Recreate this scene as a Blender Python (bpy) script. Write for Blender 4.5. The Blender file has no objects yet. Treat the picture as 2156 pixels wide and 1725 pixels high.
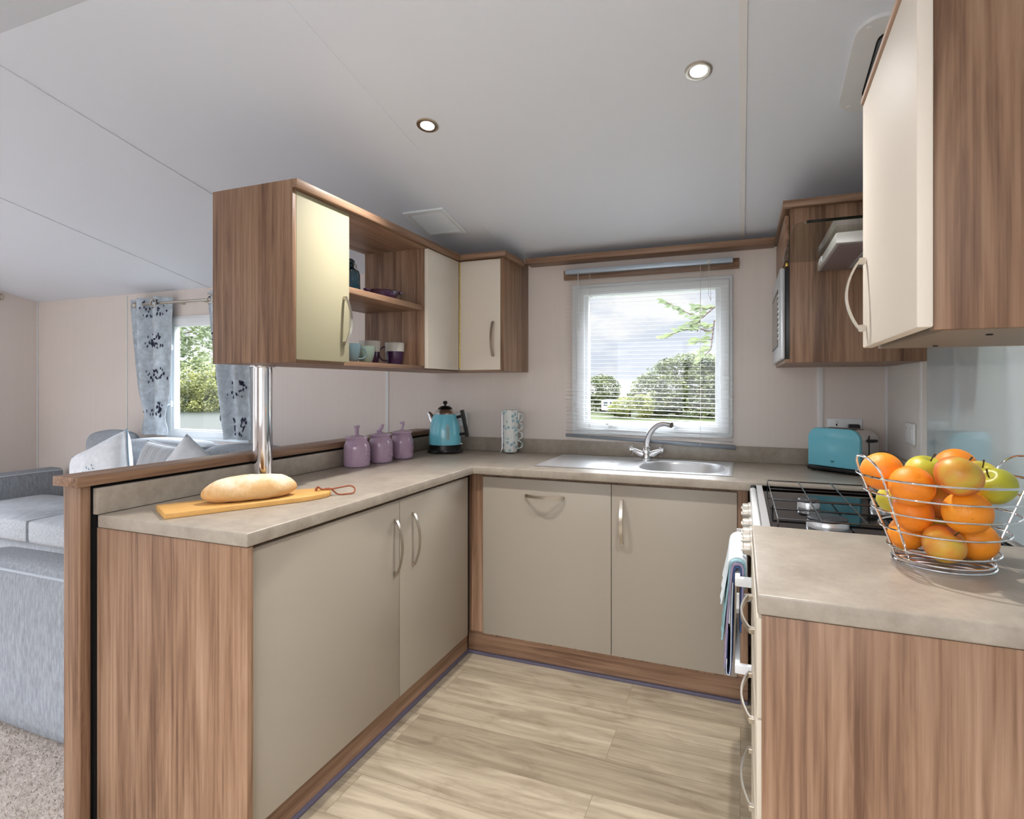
import bpy, bmesh, math, random
from mathutils import Vector, Matrix, noise
PI = math.pi
random.seed(7)
SC = bpy.context.scene
COL = SC.collection

# ------------------------------------------------------------------ camera
cam_d = bpy.data.cameras.new('camera')
cam = bpy.data.objects.new('camera', cam_d); COL.objects.link(cam)
cam.location = (1.1536, -3.0488, 1.2701)
cam.rotation_euler = (PI/2, 0, 0.3793)
cam_d.sensor_fit = 'HORIZONTAL'; cam_d.sensor_width = 36
cam_d.lens = 1211.27*36/2156
cam_d.shift_y = -48.71/2156
cam_d.clip_start = 0.02; cam_d.clip_end = 500
SC.camera = cam

# ------------------------------------------------------------------ world, sun, exposure
SC.view_settings.view_transform = 'Standard'
SC.view_settings.look = 'None'
SC.view_settings.gamma = 1
SC.view_settings.exposure = 0.36
SC.view_settings.use_curve_mapping = False
w = bpy.data.worlds.new('cloudy_sky'); SC.world = w; w.use_nodes = True
nt = w.node_tree; nt.nodes.clear()
o_ = nt.nodes.new('ShaderNodeOutputWorld'); b_ = nt.nodes.new('ShaderNodeBackground')
tc = nt.nodes.new('ShaderNodeTexCoord'); mp = nt.nodes.new('ShaderNodeMapping')
mp.inputs['Scale'].default_value = (1, 1, 2.6)
ns = nt.nodes.new('ShaderNodeTexNoise'); ns.inputs['Scale'].default_value = 5.5
ns.inputs['Detail'].default_value = 7; ns.inputs['Roughness'].default_value = .55
cr = nt.nodes.new('ShaderNodeValToRGB')
cr.color_ramp.elements[0].position = .43; cr.color_ramp.elements[0].color = (.72, .77, .88, 1)
cr.color_ramp.elements[1].position = .56; cr.color_ramp.elements[1].color = (1, .995, 1, 1)
nt.links.new(tc.outputs['Generated'], mp.inputs['Vector']); nt.links.new(mp.outputs[0], ns.inputs['Vector'])
nt.links.new(ns.outputs['Fac'], cr.inputs[0]); nt.links.new(cr.outputs[0], b_.inputs['Color'])
# overcast sky: the luminance rises towards the zenith
sp = nt.nodes.new('ShaderNodeSeparateXYZ'); gm = nt.nodes.new('ShaderNodeMapRange')
gm.inputs[1].default_value = .16; gm.inputs[2].default_value = .6; gm.inputs[3].default_value = .82; gm.inputs[4].default_value = 20.0
nt.links.new(tc.outputs['Generated'], sp.inputs[0]); nt.links.new(sp.outputs['Z'], gm.inputs[0]); nt.links.new(gm.outputs[0], b_.inputs['Strength'])
nt.links.new(b_.outputs[0], o_.inputs[0])

def light(name, kind, loc, rot, energy, color=(1, 1, 1), **kw):
    d = bpy.data.lights.new(name, kind); d.energy = energy; d.color = color
    for k, v in kw.items(): setattr(d, k, v)
    o = bpy.data.objects.new(name, d); COL.objects.link(o)
    o.location = loc; o.rotation_euler = rot
    return o
# sun stands behind the caravan's long rear side and lights the garden only
light('sun', 'SUN', (0, -6, 8), (math.radians(38), 0, math.radians(-25)), 1.0, (1, .95, .85), angle=.05)
# added fill lamps, out of view, set outside the rear and patio openings
light('rear_fill_light', 'AREA', (-2.6, -3.97, 1.40), (PI/2, 0, 0), 5, (.93, .96, 1), shape='RECTANGLE', size=1.7, size_y=.9)
light('rear_fill_light', 'AREA', (.55, -3.97, 1.45), (PI/2, 0, 0), 15, (.95, .97, 1), shape='RECTANGLE', size=1.7, size_y=.9)
light('patio_fill_light', 'AREA', (-4.47, -2.3, 1.1), (0, -PI/2, 0), 4, (.93, .96, 1), shape='RECTANGLE', size=1.9, size_y=1.5)

# ------------------------------------------------------------------ helpers
def newmat(name):
    m = bpy.data.materials.new(name); m.use_nodes = True
    return m, m.node_tree, m.node_tree.nodes['Principled BSDF']
def S(c):   # sRGB 0-255 to linear
    return tuple(((x/255)/12.92 if x/255 <= .04045 else ((x/255+.055)/1.055)**2.4) for x in c) + (1,)
def mat(name, rgb, rough=.5, metal=0, spec=.5, bump=0, bscale=50, coat=0, var=0, vscale=8, stretch=(1, 1, 1), emis=None, estr=0, trans=0, ior=1.45):
    m, t, p = newmat(name)
    c = rgb if len(rgb) == 4 else S(rgb)
    p.inputs['Base Color'].default_value = c
    p.inputs['Roughness'].default_value = rough; p.inputs['Metallic'].default_value = metal
    p.inputs['Specular IOR Level'].default_value = spec; p.inputs['Coat Weight'].default_value = coat
    p.inputs['Transmission Weight'].default_value = trans; p.inputs['IOR'].default_value = ior
    tc = t.nodes.new('ShaderNodeTexCoord'); mp = t.nodes.new('ShaderNodeMapping')
    mp.inputs['Scale'].default_value = stretch
    t.links.new(tc.outputs['Object'], mp.inputs[0])
    if var:
        n = t.nodes.new('ShaderNodeTexNoise'); n.inputs['Scale'].default_value = vscale
        n.inputs['Detail'].default_value = 6; n.inputs['Roughness'].default_value = .65
        t.links.new(mp.outputs[0], n.inputs['Vector'])
        r = t.nodes.new('ShaderNodeValToRGB')
        r.color_ramp.elements[0].position = .3; r.color_ramp.elements[1].position = .7
        r.color_ramp.elements[0].color = tuple(x*(1-var) for x in c[:3]) + (1,)
        r.color_ramp.elements[1].color = tuple(min(1, x*(1+var)) for x in c[:3]) + (1,)
        t.links.new(n.outputs['Fac'], r.inputs[0]); t.links.new(r.outputs[0], p.inputs['Base Color'])
    if bump:
        n2 = t.nodes.new('ShaderNodeTexNoise'); n2.inputs['Scale'].default_value = bscale; n2.inputs['Detail'].default_value = 4
        b = t.nodes.new('ShaderNodeBump'); b.inputs['Strength'].default_value = bump; b.inputs['Distance'].default_value = .002
        t.links.new(mp.outputs[0], n2.inputs['Vector']); t.links.new(n2.outputs['Fac'], b.inputs['Height']); t.links.new(b.outputs[0], p.inputs['Normal'])
    if emis:
        p.inputs['Emission Color'].default_value = emis; p.inputs['Emission Strength'].default_value = estr
    return m
def wood(name, axis, dark, mid, lite, rough=.42, fine=60, seed=0):
    """walnut laminate: long streaks and cathedral figure running along the given axis"""
    m, t, p = newmat(name)
    tc = t.nodes.new('ShaderNodeTexCoord'); oi = t.nodes.new('ShaderNodeObjectInfo')
    add = t.nodes.new('ShaderNodeVectorMath'); add.operation = 'ADD'
    mul = t.nodes.new('ShaderNodeVectorMath'); mul.operation = 'SCALE'; mul.inputs['Scale'].default_value = 13.0
    t.links.new(oi.outputs['Random'], mul.inputs[0])
    t.links.new(tc.outputs['Object'], add.inputs[0]); t.links.new(mul.outputs[0], add.inputs[1])
    def nz(sc_long, sc_cross, detail, rgh, dist=0):
        mp = t.nodes.new('ShaderNodeMapping'); s = [sc_cross]*3; s['xyz'.index(axis)] = sc_long
        mp.inputs['Scale'].default_value = s; mp.inputs['Location'].default_value = (seed, seed*2.3, seed*.7)
        n = t.nodes.new('ShaderNodeTexNoise'); n.inputs['Scale'].default_value = 1
        n.inputs['Detail'].default_value = detail; n.inputs['Roughness'].default_value = rgh; n.inputs['Distortion'].default_value = dist
        t.links.new(add.outputs[0], mp.inputs[0]); t.links.new(mp.outputs[0], n.inputs['Vector'])
        return n
    a = nz(.9, 14, 5, .6, .3); b = nz(1.6, fine*1.6, 3, .6); c = nz(2.2, 34, 4, .65, .8)
    mx = t.nodes.new('ShaderNodeMath'); mx.operation = 'MULTIPLY_ADD'; mx.inputs[1].default_value = .42
    my = t.nodes.new('ShaderNodeMath'); my.operation = 'MULTIPLY_ADD'; my.inputs[1].default_value = .34
    mz = t.nodes.new('ShaderNodeMath'); mz.operation = 'MULTIPLY'; mz.inputs[1].default_value = .30
    t.links.new(c.outputs['Fac'], mz.inputs[0]); t.links.new(b.outputs['Fac'], my.inputs[0]); t.links.new(mz.outputs[0], my.inputs[2])
    t.links.new(a.outputs['Fac'], mx.inputs[0]); t.links.new(my.outputs[0], mx.inputs[2])
    r = t.nodes.new('ShaderNodeValToRGB'); e = r.color_ramp.elements
    e[0].position = .42; e[0].color = S(dark); e[1].position = .66; e[1].color = S(lite)
    k = e.new(.52); k.color = S(mid)
    t.links.new(mx.outputs[0], r.inputs[0]); t.links.new(r.outputs[0], p.inputs['Base Color'])
    p.inputs['Roughness'].default_value = rough; p.inputs['Specular IOR Level'].default_value = .35
    bp = t.nodes.new('ShaderNodeBump'); bp.inputs['Strength'].default_value = .12; bp.inputs['Distance'].default_value = .001
    t.links.new(b.outputs['Fac'], bp.inputs['Height']); t.links.new(bp.outputs[0], p.inputs['Normal'])
    return m
WD, WM, WL = (98, 71, 54), (136, 105, 82), (166, 135, 111)
M = {}
for ax in 'xyz': M['wood_'+ax] = wood('walnut_laminate_'+ax, ax, WD, WM, WL)
M['wall'] = mat('wall_vinyl', (226, 216, 209), .55, spec=.3, var=.02, vscale=1.2, stretch=(60, 60, .6))
M['wallr'] = mat('wall_vinyl_pale', (226, 222, 218), .5, spec=.3)
M['ceil'] = mat('ceiling_board', (224, 229, 237), .6, spec=.2)
M['seam'] = mat('seam_strip', (228, 228, 228), .4)
M['white'] = mat('white_upvc', (232, 236, 238), .3)
M['taupe'] = mat('taupe_gloss_door', (162, 153, 140), .38, spec=.4)
M['cream'] = mat('cream_gloss_door', (168, 162, 136), .55, spec=.2)
M['cream2'] = mat('cream_pale_gloss_door', (222, 213, 200), .55, spec=.2)
M['chrome'] = mat('chrome', (235, 235, 238), .08, 1)
M['satin'] = mat('satin_chrome', (225, 222, 218), .26, 1)
M['nickel'] = mat('brushed_nickel', (196, 188, 176), .28, 1)
M['steel'] = mat('sink_steel', (226, 228, 231), .28, .62, bump=.05, bscale=300, stretch=(1, 12, 1))
M['black'] = mat('black_plastic', (14, 14, 16), .35)
M['enamel'] = mat('black_enamel', (3, 3, 4), .05, spec=.2)
M['graphite'] = mat('burner_cap', (42, 46, 50), .4)
M['dark'] = mat('dark_gap', (22, 18, 16), .8)
M['whiteenamel'] = mat('white_enamel', (226, 228, 230), .25, coat=.3)
M['teal'] = mat('teal_enamel', (116, 200, 220), .22, coat=.5)
M['lilac'] = mat('lilac_glaze', (174, 148, 172), .14, coat=.4, var=.12, vscale=9)
M['drawer'] = mat('pale_taupe_drawer_front', (196, 187, 170), .38)
M['brass'] = mat('brass_hinge', (190, 160, 84), .35, 1)
M['slat'] = mat('blind_slat', (236, 237, 238), .4)
def add_translucent(m, fac, col):
    t = m.node_tree; p = t.nodes['Principled BSDF']; o = t.nodes['Material Output']
    tr = t.nodes.new('ShaderNodeBsdfTranslucent'); tr.inputs[0].default_value = col; mx = t.nodes.new('ShaderNodeMixShader'); mx.inputs[0].default_value = fac
    t.links.new(p.outputs[0], mx.inputs[1]); t.links.new(tr.outputs[0], mx.inputs[2]); t.links.new(mx.outputs[0], o.inputs[0])
add_translucent(M['slat'], .5, (.9, .9, .9, 1))
M['rail'] = mat('blind_rail', (176, 190, 202), .35, metal=.3)
M['railb'] = mat('blind_bottom_rail', (124, 130, 138), .3, metal=.4)
M['cord'] = mat('cord', (214, 210, 204), .7)
M['caulk'] = mat('floor_edge_strip', (96, 92, 110), .4)
M['splash'] = mat('blue_grey_glass_splashback', (190, 206, 212), .04, spec=.6, coat=1)
M['paint'] = mat('painted_plastic', (222, 222, 222), .35)

def worktop_mat():
    m, t, p = newmat('stone_laminate_worktop')
    tc = t.nodes.new('ShaderNodeTexCoord')
    n = t.nodes.new('ShaderNodeTexNoise'); n.inputs['Scale'].default_value = 14; n.inputs['Detail'].default_value = 9; n.inputs['Roughness'].default_value = .72
    r = t.nodes.new('ShaderNodeValToRGB'); e = r.color_ramp.elements
    e[0].position = .35; e[0].color = S((158, 147, 134)); e[1].position = .66; e[1].color = S((182, 172, 158))
    n2 = t.nodes.new('ShaderNodeTexNoise'); n2.inputs['Scale'].default_value = 2.2; n2.inputs['Detail'].default_value = 3
    mx = t.nodes.new('ShaderNodeMixRGB'); mx.blend_type = 'MULTIPLY'; mx.inputs[0].default_value = .3
    t.links.new(tc.outputs['Object'], n.inputs['Vector']); t.links.new(tc.outputs['Object'], n2.inputs['Vector'])
    t.links.new(n.outputs['Fac'], r.inputs[0]); t.links.new(r.outputs[0], mx.inputs[1]); t.links.new(n2.outputs['Fac'], mx.inputs[2])
    t.links.new(mx.outputs[0], p.inputs['Base Color'])
    p.inputs['Roughness'].default_value = .36; p.inputs['Specular IOR Level'].default_value = .45
    return m
M['worktop'] = worktop_mat()

def floor_mat():
    m, t, p = newmat('oak_vinyl_planks')
    tc = t.nodes.new('ShaderNodeTexCoord')
    br = t.nodes.new('ShaderNodeTexBrick'); br.inputs['Scale'].default_value = 1
    br.inputs['Brick Width'].default_value = 1.15; br.inputs['Row Height'].default_value = .185
    br.inputs['Mortar Size'].default_value = .0009; br.offset = .37; br.offset_frequency = 2
    br.inputs['Color1'].default_value = S((148, 136, 117)); br.inputs['Color2'].default_value = S((176, 164, 144))
    br.inputs['Mortar'].default_value = S((128, 114, 94))
    t.links.new(tc.outputs['Object'], br.inputs['Vector'])
    # per-plank offset of the grain
    mul = t.nodes.new('ShaderNodeVectorMath'); mul.operation = 'SCALE'; mul.inputs['Scale'].default_value = 19
    t.links.new(br.outputs['Color'], mul.inputs[0])
    add = t.nodes.new('ShaderNodeVectorMath'); add.operation = 'ADD'
    t.links.new(tc.outputs['Object'], add.inputs[0]); t.links.new(mul.outputs[0], add.inputs[1])
    def nz(s, det, dist):
        mp = t.nodes.new('ShaderNodeMapping'); mp.inputs['Scale'].default_value = s
        n = t.nodes.new('ShaderNodeTexNoise'); n.inputs['Scale'].default_value = 1; n.inputs['Detail'].default_value = det
        n.inputs['Distortion'].default_value = dist; n.inputs['Roughness'].default_value = .62
        t.links.new(add.outputs[0], mp.inputs[0]); t.links.new(mp.outputs[0], n.inputs['Vector']); return n
    a = nz((2.2, 26, 1), 6, .8); b = nz((3.2, 9, 1), 5, 1.5)
    r = t.nodes.new('ShaderNodeValToRGB'); e = r.color_ramp.elements
    e[0].position = .32; e[0].color = (.54, .50, .45, 1); e[1].position = .64; e[1].color = (1.10, 1.09, 1.08, 1)
    r2 = t.nodes.new('ShaderNodeValToRGB'); e = r2.color_ramp.elements
    e[0].position = .28; e[0].color = (.55, .5, .45, 1); e[1].position = .5; e[1].color = (1, 1, 1, 1)
    t.links.new(a.outputs['Fac'], r.inputs[0]); t.links.new(b.outputs['Fac'], r2.inputs[0])
    m1 = t.nodes.new('ShaderNodeMixRGB'); m1.blend_type = 'MULTIPLY'; m1.inputs[0].default_value = .8
    m2 = t.nodes.new('ShaderNodeMixRGB'); m2.blend_type = 'MULTIPLY'; m2.inputs[0].default_value = .6
    t.links.new(br.outputs['Color'], m1.inputs[1]); t.links.new(r.outputs[0], m1.inputs[2])
    t.links.new(m1.outputs[0], m2.inputs[1]); t.links.new(r2.outputs[0], m2.inputs[2])
    t.links.new(m2.outputs[0], p.inputs['Base Color'])
    p.inputs['Roughness'].default_value = .38; p.inputs['Specular IOR Level'].default_value = .4
    return m
M['floor'] = floor_mat()
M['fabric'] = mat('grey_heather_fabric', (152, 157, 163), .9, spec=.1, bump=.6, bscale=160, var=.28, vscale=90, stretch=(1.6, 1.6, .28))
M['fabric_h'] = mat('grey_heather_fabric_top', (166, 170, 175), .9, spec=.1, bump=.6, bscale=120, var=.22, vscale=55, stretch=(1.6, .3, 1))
M['piping'] = mat('grey_piping', (184, 192, 200), .8)
M['curtain'] = mat('pale_blue_curtain', (190, 200, 208), .85, spec=.1, var=.26, vscale=26, bump=.3, bscale=160)
M['sprig'] = mat('navy_sprig', (38, 40, 66), .8)
M['cushw'] = mat('white_embroidered_cushion', (222, 226, 230), .85, var=.1, vscale=22, bump=.5, bscale=40)
M['cushb'] = mat('blue_grey_embroidery', (128, 150, 166), .8)
M['carpet'] = mat('carpet_pile', (178, 168, 160), .95, spec=.05, bump=1, bscale=220, var=.3, vscale=120)

def glass_mat(name, tint=(1, 1, 1, 1), fac=.08, dark=0):
    m = bpy.data.materials.new(name); m.use_nodes = True; t = m.node_tree; t.nodes.clear()
    o = t.nodes.new('ShaderNodeOutputMaterial'); a = t.nodes.new('ShaderNodeBsdfTransparent'); g = t.nodes.new('ShaderNodeBsdfGlossy')
    a.inputs[0].default_value = tint; g.inputs['Roughness'].default_value = .02
    fr = t.nodes.new('ShaderNodeFresnel'); fr.inputs[0].default_value = 1.45
    mx = t.nodes.new('ShaderNodeMixShader')
    ge = t.nodes.new('ShaderNodeNewGeometry'); iv = t.nodes.new('ShaderNodeMath'); iv.operation = 'SUBTRACT'; iv.inputs[0].default_value = 1
    ml = t.nodes.new('ShaderNodeMath'); ml.operation = 'MULTIPLY'   # reflect on the entry face only
    t.links.new(ge.outputs['Backfacing'], iv.inputs[1]); t.links.new(iv.outputs[0], ml.inputs[0]); t.links.new(fr.outputs[0], ml.inputs[1])
    t.links.new(ml.outputs[0], mx.inputs[0]); t.links.new(a.outputs[0], mx.inputs[1]); t.links.new(g.outputs[0], mx.inputs[2])
    t.links.new(mx.outputs[0], o.inputs[0]); return m
M['glass'] = glass_mat('window_glass', (.97, .98, .98, 1))
M['hoodglass'] = glass_mat('hood_glass', (.82, .85, .82, 1))

def smooth_path(P, n=5):
    P = [Vector(p) for p in P]; out = []
    for i in range(len(P)-1):
        a, b, c, d = P[max(0, i-1)], P[i], P[i+1], P[min(len(P)-1, i+2)]
        for k in range(n):
            t = k/n; out.append(.5*((2*b)+(c-a)*t+(2*a-5*b+4*c-d)*t*t+(3*b-a-3*c+d)*t**3))
    return out+[P[-1]]
# ---- mesh building
def bm_(): return bmesh.new()
def bx(bm, x0, x1, y0, y1, z0, z1, bev=0, seg=2, mi=0):
    t = bmesh.new(); bmesh.ops.create_cube(t, size=1)
    for v in t.verts: v.co = Vector(((x0+x1)/2+v.co.x*(x1-x0), (y0+y1)/2+v.co.y*(y1-y0), (z0+z1)/2+v.co.z*(z1-z0)))
    if bev: bmesh.ops.bevel(t, geom=t.edges[:], offset=bev, segments=seg, profile=.5, affect='EDGES')
    merge(bm, t, mi); return bm
def merge(bm, t, mi=0):
    for f in t.faces: f.material_index = mi
    me = bpy.data.meshes.new('tmp'); t.to_mesh(me); t.free(); bm.from_mesh(me); bpy.data.meshes.remove(me)
def tube(bm, pts, r, seg=10, closed=False, mi=0, flat=None, up=None, cap=True):
    """sweep a circle (or a flat rectangle flat=(w,h)) along pts; r may be a list"""
    pts = [Vector(p) for p in pts]; n = len(pts); rs = r if isinstance(r, (list, tuple)) else [r]*n
    if flat: seg = 4
    t0 = (pts[1]-pts[0]).normalized()
    u = Vector(up) if up else (Vector((0, 0, 1)) if abs(t0.z) < .9 else Vector((1, 0, 0)))
    nrm = (u - t0*u.dot(t0)).normalized(); rings = []; t = bmesh.new()
    for i, p in enumerate(pts):
        if closed: tg = pts[(i+1) % n]-pts[i-1]
        else: tg = pts[min(i+1, n-1)]-pts[max(i-1, 0)]
        tg.normalize()
        if up: nrm = Vector(up)
        nrm = (nrm - tg*nrm.dot(tg)).normalized(); bn = tg.cross(nrm)
        ring = []
        for k in range(seg):
            if flat:
                a, b = ((1, 1), (-1, 1), (-1, -1), (1, -1))[k]; ring.append(t.verts.new(p+bn*a*flat[0]/2+nrm*b*flat[1]/2))
            else:
                a = 2*PI*k/seg; ring.append(t.verts.new(p+(nrm*math.cos(a)+bn*math.sin(a))*rs[i]))
        rings.append(ring)
    m = n if closed else n-1
    for i in range(m):
        A, B = rings[i], rings[(i+1) % n]
        for k in range(seg): t.faces.new((A[k], A[(k+1) % seg], B[(k+1) % seg], B[k]))
    if not closed and cap:
        t.faces.new(rings[0][::-1]); t.faces.new(rings[-1])
    bmesh.ops.recalc_face_normals(t, faces=t.faces)
    merge(bm, t, mi); return bm
def lathe(bm, prof, c=(0, 0, 0), seg=32, mi=0, axis='z', sx=1, sy=1):
    """prof: (radius, height) list, revolved about a vertical axis"""
    t = bmesh.new(); rings = []
    for r, h in prof:
        if r < 1e-5: rings.append([t.verts.new((0, 0, h))])
        else: rings.append([t.verts.new((r*math.cos(2*PI*k/seg)*sx, r*math.sin(2*PI*k/seg)*sy, h)) for k in range(seg)])
    for A, B in zip(rings, rings[1:]):
        for k in range(seg):
            a, b = A[k % len(A)], A[(k+1) % len(A)]; d, e = B[k % len(B)], B[(k+1) % len(B)]
            vs = []
            for v in (a, b, e, d):
                if v not in vs: vs.append(v)
            if len(vs) > 2: t.faces.new(vs)
    if len(rings[0]) > 1: t.faces.new(rings[0])
    if len(rings[-1]) > 1: t.faces.new(rings[-1])
    bmesh.ops.recalc_face_normals(t, faces=t.faces)
    R = Matrix.Identity(4)
    if axis == 'x': R = Matrix.Rotation(PI/2, 4, 'Y')
    if axis == 'y': R = Matrix.Rotation(-PI/2, 4, 'X')
    bmesh.ops.transform(t, matrix=Matrix.Translation(c) @ R, verts=t.verts)
    merge(bm, t, mi); return bm
def prism(bm, poly, h0, h1, axis='z', mi=0, bev=0, seg=2):
    """extrude a 2D polygon; axis z: (x,y), axis y: (x,z), axis x: (y,z)"""
    f = {'z': lambda p, h: (p[0], p[1], h), 'y': lambda p, h: (p[0], h, p[1]), 'x': lambda p, h: (h, p[0], p[1])}[axis]
    t = bmesh.new(); A = [t.verts.new(f(p, h0)) for p in poly]; B = [t.verts.new(f(p, h1)) for p in poly]; n = len(poly)
    t.faces.new(A); t.faces.new(B[::-1])
    for i in range(n): t.faces.new((A[i], B[i], B[(i+1) % n], A[(i+1) % n]))
    bmesh.ops.recalc_face_normals(t, faces=t.faces)
    if bev: bmesh.ops.bevel(t, geom=t.edges[:], offset=bev, segments=seg, profile=.5, affect='EDGES')
    merge(bm, t, mi); return bm
def slab(bm, us, vs, holes, w0, w1, plane='xy', bev=0):
    """plate made of cells us x vs (minus holes), from w0 to w1 along the third axis; outer rims can be bevelled"""
    f = {'xy': lambda a, b, c: (a, b, c), 'xz': lambda a, b, c: (a, c, b), 'yz': lambda a, b, c: (c, a, b)}[plane]
    t = bmesh.new(); V = {}
    def v(i, j, s):
        if (i, j, s) not in V: V[i, j, s] = t.verts.new(f(us[i], vs[j], (w0, w1)[s]))
        return V[i, j, s]
    nu, nv = len(us)-1, len(vs)-1
    ok = lambda i, j: 0 <= i < nu and 0 <= j < nv and (i, j) not in holes
    for i in range(nu):
        for j in range(nv):
            if not ok(i, j): continue
            for s in (0, 1): t.faces.new((v(i, j, s), v(i+1, j, s), v(i+1, j+1, s), v(i, j+1, s)))
            if not ok(i-1, j): t.faces.new((v(i, j, 0), v(i, j+1, 0), v(i, j+1, 1), v(i, j, 1)))
            if not ok(i+1, j): t.faces.new((v(i+1, j, 0), v(i+1, j+1, 0), v(i+1, j+1, 1), v(i+1, j, 1)))
            if not ok(i, j-1): t.faces.new((v(i, j, 0), v(i+1, j, 0), v(i+1, j, 1), v(i, j, 1)))
            if not ok(i, j+1): t.faces.new((v(i, j+1, 0), v(i+1, j+1, 0), v(i+1, j+1, 1), v(i, j+1, 1)))
    bmesh.ops.recalc_face_normals(t, faces=t.faces)
    if bev:
        e = [e for e in t.edges if len(e.link_faces) == 2 and e.calc_face_angle() > .5]
        bmesh.ops.bevel(t, geom=e, offset=bev, segments=3, profile=.5, affect='EDGES')
    merge(bm, t); return bm
def xf(bm, m): bmesh.ops.transform(bm, matrix=m, verts=bm.verts); return bm

def obj(name, bm, mats, parent=None, loc=None, local=False, smooth=35, label=None):
    """link bm (world coordinates, unless local=True) as one mesh object"""
    me = bpy.data.meshes.new(name)
    if not local:
        if parent is not None:
            org = wloc(parent)
        else:
            if loc is None:
                xs = [v.co.x for v in bm.verts]; ys = [v.co.y for v in bm.verts]; zs = [v.co.z for v in bm.verts]
                loc = ((min(xs)+max(xs))/2, (min(ys)+max(ys))/2, min(zs))
            org = Vector(loc)
        for v in bm.verts: v.co -= org
    if smooth:
        for f in bm.faces: f.smooth = True
        for e in bm.edges:
            if len(e.link_faces) == 2: e.smooth = e.calc_face_angle() < math.radians(smooth)
            else: e.smooth = False
    bm.to_mesh(me); bm.free()
    for m in (mats if isinstance(mats, (list, tuple)) else [mats]): me.materials.append(m if not isinstance(m, str) else M[m])
    o = bpy.data.objects.new(name, me); COL.objects.link(o)
    if parent is not None: o.parent = parent
    elif loc is not None: o.location = loc
    if label: o['label'] = label
    return o
def wloc(o):
    v = Vector((0, 0, 0))
    while o is not None: v += o.location; o = o.parent
    return v
def tag(o, label, cat, group=None, kind=None):
    o['label'] = label; o['category'] = cat
    if group: o['group'] = group
    if kind: o['kind'] = kind
    return o
def thing(name, label, cat, loc, group=None, rz=0):
    o = bpy.data.objects.new(name, None); COL.objects.link(o); o.location = loc; o.rotation_euler = (0, 0, rz)
    o.empty_display_size = .05
    return tag(o, label, cat, group)
def struct(name, bm, m, **k):
    o = obj(name, bm, m, **k); o['kind'] = 'structure'; return o
def dup(o, parent=None, loc=None, rz=None):
    c = o.copy(); COL.objects.link(c); c.parent = parent
    for ch in [x for x in bpy.data.objects if x.parent == o]: dup(ch, c)
    if loc is not None: c.location = loc
    if rz is not None: c.rotation_euler = (0, 0, rz)
    return c

# ------------------------------------------------------------------ shell
XL, XR, YB = -4.396, 1.767, -3.9      # end wall, kitchen wall, rear wall; window wall is y = 0
KZ, Z0, RIDGE = .21, 1.985, -1.95
def cz(y): return Z0 - KZ*y if y > RIDGE else Z0 - KZ*RIDGE + KZ*(y-RIDGE)
b = bm_(); bx(b, XL-.1, XR+.1, YB-.1, .1, -.06, 0); struct('floor', b, 'floor', loc=(0, 0, 0))
b = bm_()
slab(b, [XL-.08, -2.80, -2.05, .335, 1.085, XR+.08], [0, .915, 1.045, 1.76, 1.79, Z0+.02],
     {(1, 1), (1, 2), (3, 2), (3, 3)}, 0, .06, 'xz'); struct('wall_back', b, 'wall', smooth=0)
b = bm_(); slab(b, [YB, -3.05, -1.55, 0], [0, .05, 2.0, 2.6], {(1, 1)}, XL-.06, XL, 'yz'); struct('wall_left', b, 'wall', smooth=0)
b = bm_(); bx(b, XR, XR+.06, YB, 0, 0, 2.6); struct('wall_right', b, 'wallr')
b = bm_(); slab(b, [XL, -3.45, -1.75, -.3, 1.4, XR], [0, .95, 1.85, 2.1], {(1, 1), (3, 1)}, YB-.06, YB, 'xz'); struct('wall_front', b, 'wall', smooth=0)
b = bm_()
prism(b, [(0, Z0), (RIDGE, cz(RIDGE)), (RIDGE, cz(RIDGE)+.05), (0, Z0+.05)], XL, XR, 'x')
prism(b, [(RIDGE, cz(RIDGE)), (YB, cz(YB)), (YB, cz(YB)+.05), (RIDGE, cz(RIDGE)+.05)], XL, XR, 'x')
struct('ceiling', b, 'ceil', smooth=0)
# seam strips on ceiling and walls, corner beads
k = 1
for x, wd in ((-2.42, .010), (-1.22, .014), (-.04, .010), (1.158, .022)):
    b = bm_(); dp = .0012 if abs(x) < .1 else .004
    for y0, y1 in ((0, RIDGE), (RIDGE, YB)):
        prism(b, [(y0, cz(y0)-dp), (y1, cz(y1)-dp), (y1, cz(y1)+.001), (y0, cz(y0)+.001)], x-wd/2, x+wd/2, 'x')
    struct('trim_%d' % k, b, 'ceil' if x < 1 else 'seam', smooth=0); k += 1
for x, wd in ((-3.283, .008), (-.90, .022), (1.498, .026)):
    b = bm_(); bx(b, x-wd/2, x+wd/2, -.005, .001, .0, Z0-.01, .001); struct('trim_%d' % k, b, 'seam'); k += 1
b = bm_(); bx(b, XR-.005, XR+.001, -.545, -.522, .97, 2.0, .001); struct('trim_%d' % k, b, 'seam'); k += 1
for x in (XL+.004, XR-.004):
    b = bm_(); bx(b, x-.005, x+.005, -.01, 0, 0, Z0, .002); struct('trim_%d' % k, b, 'seam'); k += 1

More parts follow.
